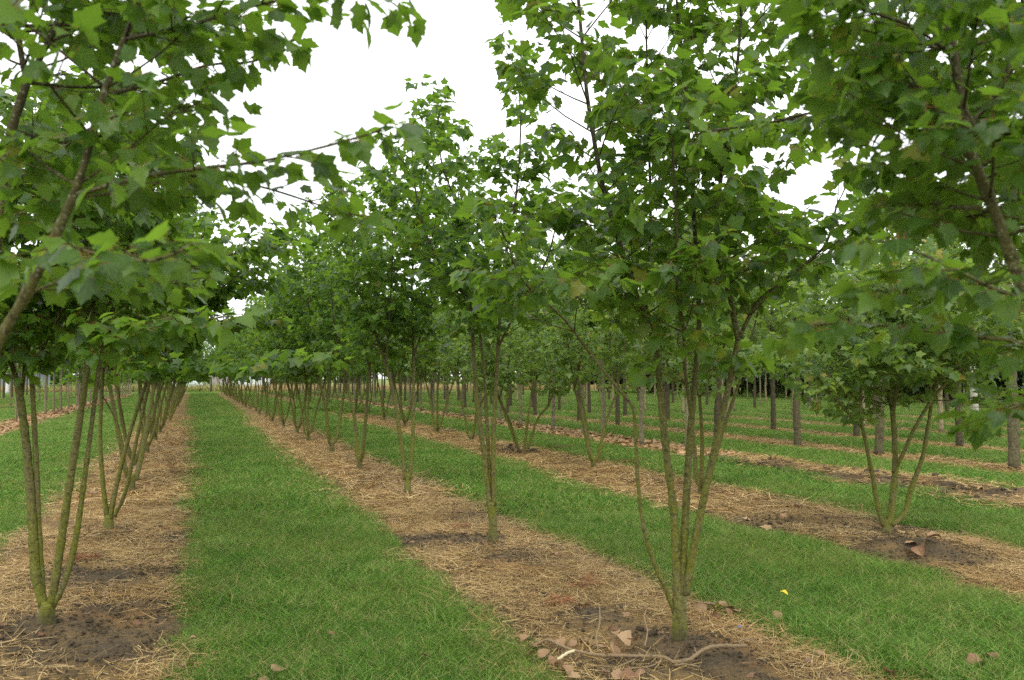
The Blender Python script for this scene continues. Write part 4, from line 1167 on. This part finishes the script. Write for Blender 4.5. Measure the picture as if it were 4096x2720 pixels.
c_ = bpy.data.collections.new("crumbs")
for i in range(5):
    q = Soup(); rr_ = np.random.default_rng(i)
    for k in range(16):
        a = rr_.random() * 6.283; b = .12 * math.sqrt(rr_.random()); sz = .006 + .020 * rr_.random() ** 3
        q.add(cv[k % 4][:, [0, 1, 2]] * sz + np.array([b * math.cos(a), b * math.sin(a), sz * .15]), cf)
    c_.objects.link(bpy.data.objects.new("crumbs_%d" % i, q.mesh("crumbs", M_CLOD, False)))
SRC["crumbs"] = c_
x, y, r = field(-3, 9, 1, 10, .10, 1.5, 11, 14)
k = (bed_dist(x, y) > .0) & (bare(x, y) + .8 * (r.random(len(x)) - .5) > .12)
scatter("soil_crumbs", np.stack([x[k], y[k], height(x[k], y[k])], -1), .6 + .8 * r.random(k.sum()), "crumbs", "small dark crumbs of earth strewn over the bare parts of the near beds", "soil crumbs", 5, 5)
litter("leaf_litter", -1.6, 0, 2.5, 16, 9, .045, "small brown leaf fragments scattered over the left bed", 5, M_DRY)
litter("leaf_litter", 1.9, 3.4, 2.5, 16, 9, .045, "small brown leaf fragments scattered over the bed right of the path", 6, M_DRY)

# sticks
def stick(name, pts, r0, r1, mat, label, cat="stick", sides=8, knobs=.25, lift=.02):
    P = []
    for (u, v, dz) in pts:
        p = ground_at(u, v, .04); P.append([p[0], p[1], float(height(p[0], p[1])) + lift + dz])
    P = np.array(P); base = P[0].copy()
    Q = resample(P - base, .012); r = np.random.default_rng(int(pts[0][0]))
    rad = np.linspace(r0, r1, len(Q)) * (1 + knobs * 1.4 * np.abs(r.normal(0, .6, len(Q))) * (r.random(len(Q)) < .4)); Q = Q + r.normal(0, r0 * .16, Q.shape)
    s = Soup(); s.add(*tube(Q, rad, sides))
    if cat == "branch":
        for k in range(9):
            i = int(r.integers(4, len(Q) - 4)); a = r.random() * 6.28
            d = np.array([math.cos(a), math.sin(a), .35 + .5 * r.random()]) * (.02 + .05 * r.random() ** 2)
            s.add(*tube(np.array([Q[i], Q[i] + d * .6 + r.normal(0, .003, 3), Q[i] + d]), np.array([.45, .35, .22]) * rad[i], 6))
    o = new_obj(name, s.mesh(name, mat, cat != "branch"), loc=base); return tag(o, label, cat)
st = stick("fallen_branch", [(2140, 2560, .01), (2190, 2552, .02), (2250, 2585, .03), (2310, 2605, .03), (2400, 2622, .02), (2520, 2630, .015), (2640, 2645, .01), (2700, 2665, .01), (2760, 2658, .015), (2840, 2635, .03), (2985, 2622, .04)], .0065, .0100, M_TWIG, "long crooked grey-brown branch lying across the bed below the near maple", "branch")
stick("peeled_stick", [(2232, 2622, .02), (2265, 2610, .03), (2300, 2602, .03)], .009, .008, M_PEELED, "short pale peeled stick propped at the left end of the long branch", knobs=.02)
stick("stick", [(2540, 2640, .01), (2470, 2668, .01), (2600, 2680, .01), (2650, 2660, .02)], .005, .003, M_TWIG, "thin forked twig lying below the long branch")
stick("stick", [(2750, 2398, .02), (2800, 2405, .02), (2850, 2412, .03)], .006, .005, M_TWIG, "thin twig right of the near maple, pointing at the leaf cluster")
stick("stick", [(2395, 2600, .02), (2386, 2570, .07), (2400, 2540, .10), (2397, 2505, .15)], .005, .003, M_TWIG, "short upright twig standing left of the leaf heap")
stick("stick", [(2580, 2600, .01), (2590, 2565, .05), (2578, 2530, .10), (2586, 2510, .12)], .004, .003, M_TWIG, "short upright pale twig between the leaf heap and the near maple")
stick("stick", [(2950, 2580, .01), (3000, 2560, .02), (3060, 2590, .01)], .004, .003, M_TWIG, "curved thin twig on the straw right of the near maple")
stick("stick", [(2040, 2215, .02), (2130, 2230, .02), (2200, 2280, .01), (2260, 2250, .03)], .004, .003, M_TWIG, "thin twig on the earth heap in front of the three-stemmed maple")
stick("stick", [(2700, 2680, .01), (2740, 2682, .01), (2800, 2688, .01)], .005, .004, M_TWIG, "short knobbly twig at the bottom edge below the long branch")
# blue scrap
p = ground_at(2957, 2490, .03)
V = np.array([(-.5, -.25, 0), (.5, -.3, .1), (.6, .2, .3), (0, .35, .12), (-.55, .2, .28), (0, 0, .3)]) ; F = np.array([(0, 1, 5), (1, 2, 5), (2, 3, 5), (3, 4, 5), (4, 0, 5)])
o = new_obj("plastic_scrap", mesh_np("plastic_scrap", V, F, M_BLUE), loc=(p[0], p[1], float(height(p[0], p[1])) + .015), sc=.028); tag(o, "tiny crumpled blue scrap on the bed right of the near maple", "plastic scrap")
# patches of rusty dead weeds lying on the beds
M_RUST = strand_mat("rusty_dead_weed", [(0, (.10, .028, .012)), (.5, (.26, .075, .025)), (1, (.38, .15, .05))], 0, 1, (.3, .1, .04), .1)
for i, (u, v, s, lab) in enumerate([(2340, 2350, .20, "rusty brown flattened dead weed left of the near maple's stems"), (2240, 2420, .18, "rusty dead weed patch between the near maple and the grass path"), (2330, 2440, .10, "small rusty dead weed just above the leaf heap"), (1830, 2110, .20, "rusty dead weed patch left of the three-stemmed maple"), (500, 2060, .22, "rusty dead weed patch right of the second left tree"), (330, 2250, .20, "rusty dead weed patch between the first two left trees"), (2520, 1850, .35, "rusty dead weeds right of the stubby maple"), (2250, 1795, .35, "rusty dead weeds left of the stubby maple")]):
    V, F, T = strands(160, .5, .30, .018, False, .6, 90 + i, flat_z=.16)
    p = ground_at(u, v); x, y = p[0], p[1]
    Vw = V * s * 1.35; Vw[:, 2] += height(Vw[:, 0] + x, Vw[:, 1] + y) + .004
    o = new_obj("dead_weed", mesh_np("dead_weed", Vw, F, M_RUST, tone=T), loc=(x, y, 0)); tag(o, lab, "dead weed")
# green weeds in the fourth bed / third bed
def weeds(name, cen, n, spread, size, label, seed):
    r = np.random.default_rng(seed)
    x = cen[0] + r.normal(0, spread[0], n); y = cen[1] + r.normal(0, spread[1], n)
    scatter(name, np.stack([x, y, height(x, y)], -1), size * (.6 + .8 * r.random(n)), "weed_leaves", label, "weeds", seed, 3)
weeds("weeds", tree_spot(2270, 1795), 40, (.22, .9), .8, "patch of light green weeds at the edge of the third bed beyond the stubby maple", 1)
weeds("weeds", tree_spot(1330, 1635), 70, (.5, 3), 2.2, "patch of yellowish green weeds in the third bed further back", 2)

# ------------------------------------------------------------------ end of the field
def box(s, c, d, t=.5):
    c = np.array(c, float); d = np.array(d, float) / 2
    V = np.array([(x, y, z) for x in (-1, 1) for y in (-1, 1) for z in (-1, 1)]) * d + c
    F = np.array([(0, 1, 3, 2), (4, 6, 7, 5), (0, 4, 5, 1), (2, 3, 7, 6), (0, 2, 6, 4), (1, 5, 7, 3)]); s.add(V, F, t)
def boxobj(name, c, d, mat, parent=None, loc=None):
    s = Soup(); box(s, c, d); return new_obj(name, s.mesh(name, mat, False), parent, loc)
r = np.random.default_rng(4)
n = 1500
x = r.uniform(-45, 60, n); y = YEND + 1.5 + 9 * r.random(n)
k = ~((x < 4) & (x > -40) & (y < YEND + 3))
scatter("tall_dry_grass", np.stack([x, y, np.zeros(n)], -1)[k], (.55 + .6 * r.random(n))[k], "dry_grass", "golden tall dry grass along the far end of the field", "dry grass", 9)
def bushes(name, items, mat, label, cat, group, leaf=.16, seed=0):
    for i, (x, y, w, h, lab) in enumerate(items):
        r = np.random.default_rng(seed + i)
        n = int(420 * max(1, w * h / 3))
        a = r.random((n, 3)) * 2 - 1
        a = a[np.linalg.norm(a, axis=1) < 1][: n]
        rr = np.linalg.norm(a, axis=1)[:, None] + 1e-6
        a = a / rr * rr ** .45
        lump = 1 + .25 * np.sin(a[:, :1] * 5 + i) * np.cos(a[:, 1:2] * 4 + i * 2)
        P = a * lump * np.array([w / 2, w / 2.4, h / 2]) + np.array([0, 0, h * .52])
        T = a + r.normal(0, .5, a.shape) + np.array([0, 0, -.5]); Nn = a + np.array([0, 0, .8]) + r.normal(0, .5, a.shape)
        m = len(a)
        V, F, uv = leaf_verts(T_LOW, P, T, Nn, leaf * (.7 + .6 * r.random(m)), np.ones(m))
        root = bpy.data.objects.new(name, None); COL.objects.link(root); root.location = (x, y, 0)
        tag(root, lab or label, cat, group)
        tag(new_obj("crown", mesh_np("crown", V, F, mat, tone=np.repeat(r.random(m), len(T_LOW[0]))), root), kind="stuff")
        s = Soup()
        nst = 3 if h < 3 else 1
        for j in range(nst):
            q = np.array([r.normal(0, w * .1), r.normal(0, w * .08), 0])
            s.add(*tube(np.array([q * .3, q * .7 + [0, 0, h * .25], q + [0, 0, h * .6]]), np.array([.04, .03, .02]) * (1 + h * .5), 6))
        new_obj("trunk" if nst == 1 else "stem", s.mesh("trunk", M_DARK), root)
# low bramble bushes at the end of the path
bushes("bramble_bush", [(-2.6, YEND + 1.6, 3.2, 1.5, "low green bramble bush left of the end of the grass path"), (.4, YEND + 1.4, 3.6, 1.4, "rounded green and tan bramble bush closing the end of the grass path"), (3.4, YEND + 2, 2.8, 1.0, "small tan bramble bush right of the end of the grass path"),
                       (-6, YEND + 1.8, 3.0, 1.2, "bramble bush behind the end of the left bed"), (-10, YEND + 2, 4, 1.3, "bramble bush at the far left end of the field"), (-15, YEND + 2, 4, 1.4, "broad bramble bush at the far left end of the field"), (-20, YEND + 2, 4, 1.3, "last bramble bush at the left edge")],
       M_YLEAF, None, "bush", "bramble bushes along the end of the field", .16, 50)
tl = []
for i in range(30):
    x = -46 + i * 4.4 + r.normal(0, .8); 
    tl.append((x, 122 + r.normal(0, 4) + max(0, x) * .1, 6 + 2 * r.random(), (5.5 + 2.5 * r.random()) if x < 22 else 7 + 3 * r.random(), None))
bushes("boundary_tree", tl, M_LEAF2, "leafy green tree in the line far beyond the end of the field", "tree", "trees beyond the end of the field", .34, 80)
tr_ = []
for i in range(26):
    f = i / 25
    tr_.append((54 + 6 * f + r.normal(0, 1.2), 22 + 96 * f, 6.5 + 2 * r.random(), 6.5 + 3 * r.random(), None))
bushes("boundary_tree", tr_, M_LEAF2, "tall leafy tree behind the dark shrubs closing the right-hand field", "tree", "trees behind the dark shrubs", .34, 150)
# white clad building
bld = bpy.data.objects.new("white_building", None); COL.objects.link(bld); bld.location = (6.2, 113, 0); bld.scale = (.55, .6, .78)
tag(bld, "low white clad building behind the tall dry grass right of the grass path's end", "building")
for i in range(11): boxobj("wall_board", (0, -3 + (.02 if i % 2 else 0), .16 + i * .29), (11, .12, .27), M_WHITE, bld)
boxobj("wall", (0, 0, 1.6), (10.9, 5.8, 3.2), M_WHITE, bld)
s = Soup(); s.add(np.array([(-5.9, -3.4, 3.2), (5.9, -3.4, 3.2), (5.9, 0, 4.4), (-5.9, 0, 4.4), (5.9, 3.4, 3.2), (-5.9, 3.4, 3.2), (-5.9, -3.4, 3.32), (5.9, -3.4, 3.32), (5.9, 0, 4.55), (-5.9, 0, 4.55)]), np.array([(0, 1, 2, 3), (3, 2, 4, 5), (6, 7, 8, 9), (0, 1, 7, 6)]))
new_obj("roof", s.mesh("roof", M_ROOF, False), bld)
for q in (-3, 0, 3):
    w = boxobj("window", (q, -3.09, 1.9), (1.3, .08, .9), M_WHITE, bld); boxobj("pane", (q, -3.14, 1.9), (1.1, .03, .7), M_GLASS, w)
# pinkish board fence
fn = bpy.data.objects.new("board_fence", None); COL.objects.link(fn); fn.location = (2.9, 108, 0); fn.scale = (.36, 1, .78)
tag(fn, "weathered pinkish grey vertical board fence beyond the end of the grass path", "fence")
bme = None
for i in range(26):
    if bme is None: o = boxobj("board", (0, 0, 1.3), (.26, .04, 2.6), M_PINKWOOD, fn); bme = o.data
    else: o = new_obj("board", bme, fn)
    o.location = (-3.9 + i * .30, .02 * (i % 2), r.normal(0, .04) - (.5 if i > 15 else 0))
boxobj("rail", (0, .08, .6), (8, .08, .12), M_PINKWOOD, fn); boxobj("rail", (0, .08, 1.5), (8, .08, .12), M_PINKWOOD, fn)
post("wooden_post", (1.62, YEND + 6, 0), 3.0, .10, M_LIGHTPOST, "pale tall post beside the blue sign at the end of the grass path", "post")
post("wooden_post", (1.08, YEND + 8, 0), 4.6, .08, M_LIGHTPOST, "thin whitish pole left of the blue sign at the end of the grass path", "post")
post("wooden_post", (1.75, YEND + .2, 0), 1.5, .09, M_POST, "dark post in the dry grass right of the end of the grass path", "post")
post("wooden_post", (-1.1, YEND + 9, 0), 2.6, .09, M_POST, "short dark post behind the bramble bush at the end of the path", "post")
sg = bpy.data.objects.new("road_sign", None); COL.objects.link(sg); sg.location = (1.3, YEND + 6.2, 0); tag(sg, "small blue street sign on a thin pole at the end of the grass path", "sign")
boxobj("sign_panel", (0, 0, 2.35), (.55, .05, .24), M_SIGN, sg); s = Soup(); s.add(*tube(np.array([(0, .05, 0), (0, .05, 2.5)]), np.array([.04, .04]), 8)); new_obj("pole", s.mesh("pole", M_GREY), sg)
# pale car behind the brambles
car = bpy.data.objects.new("parked_car", None); COL.objects.link(car); car.location = (-.9, YEND + 14, 0); tag(car, "pale blue-white car half hidden behind the bramble bush at the end of the path", "car")
prof = [(-2.1, .35), (-2.15, .85), (-1.5, 1.0), (-1.0, 1.42), (.7, 1.48), (1.35, 1.05), (2.1, .9), (2.15, .4)]
V = np.array([(x, s_ * (.85 - (.12 if z > 1.2 else 0)), z) for s_ in (-1, 1) for x, z in prof]); m = len(prof)
F = [(i, (i + 1) % m, (i + 1) % m + m, i + m) for i in range(m)] + [(0, 1, 6, 7), (1, 2, 5, 6), (2, 3, 4, 5), (8, 15, 14, 9), (9, 14, 13, 10), (10, 13, 12, 11)]
new_obj("body", mesh_np("body", V, np.array(F), M_CAR), car)
boxobj("window", (-.15, -.80, 1.2), (1.9, .06, .32), M_GLASS, car)
for wx in (-1.35, 1.35):
    for wy in (-.8, .8):
        s = Soup(); s.add(*tube(np.array([(wx, wy - .1, .33), (wx, wy + .1, .33)]), np.array([.33, .33]), 16)); new_obj("wheel", s.mesh("wheel", M_TYRE), car)
# grey shed at far left
sh = bpy.data.objects.new("grey_shed", None); COL.objects.link(sh); sh.location = (-23, 108, 0); tag(sh, "long dark grey shed wall behind the trees at the far left", "shed")
for i in range(24): boxobj("wall_panel", (-7 + i * .62, -.02 * (i % 2), 1.15), (.58, .1, 2.3), M_GREY, sh)
s = Soup(); s.add(np.array([(-7.8, -.5, 2.3), (7.8, -.5, 2.3), (7.8, 2.5, 3.0), (-7.8, 2.5, 3.0), (-7.8, -.5, 2.42), (7.8, -.5, 2.42), (7.8, 2.5, 3.12), (-7.8, 2.5, 3.12)]), np.array([(0, 1, 2, 3), (4, 5, 6, 7), (0, 1, 5, 4), (1, 2, 6, 5), (2, 3, 7, 6), (3, 0, 4, 7)]))
new_obj("roof", s.mesh("roof", M_ROOF, False), sh)
for i, x in enumerate((-21.5, -19.3, -16.8)):
    post("birch_trunk", (x, 88 + i * 2, 0), 4.5, .14, M_WHITE, f"white-barked birch trunk at the far left, {['leftmost','middle','rightmost'][i]} of three", "birch trunk", (.1, 0))
tot = sum(len(m.polygons) for m in bpy.data.meshes)
print("POLYS", tot, "OBJECTS", len(bpy.data.objects))
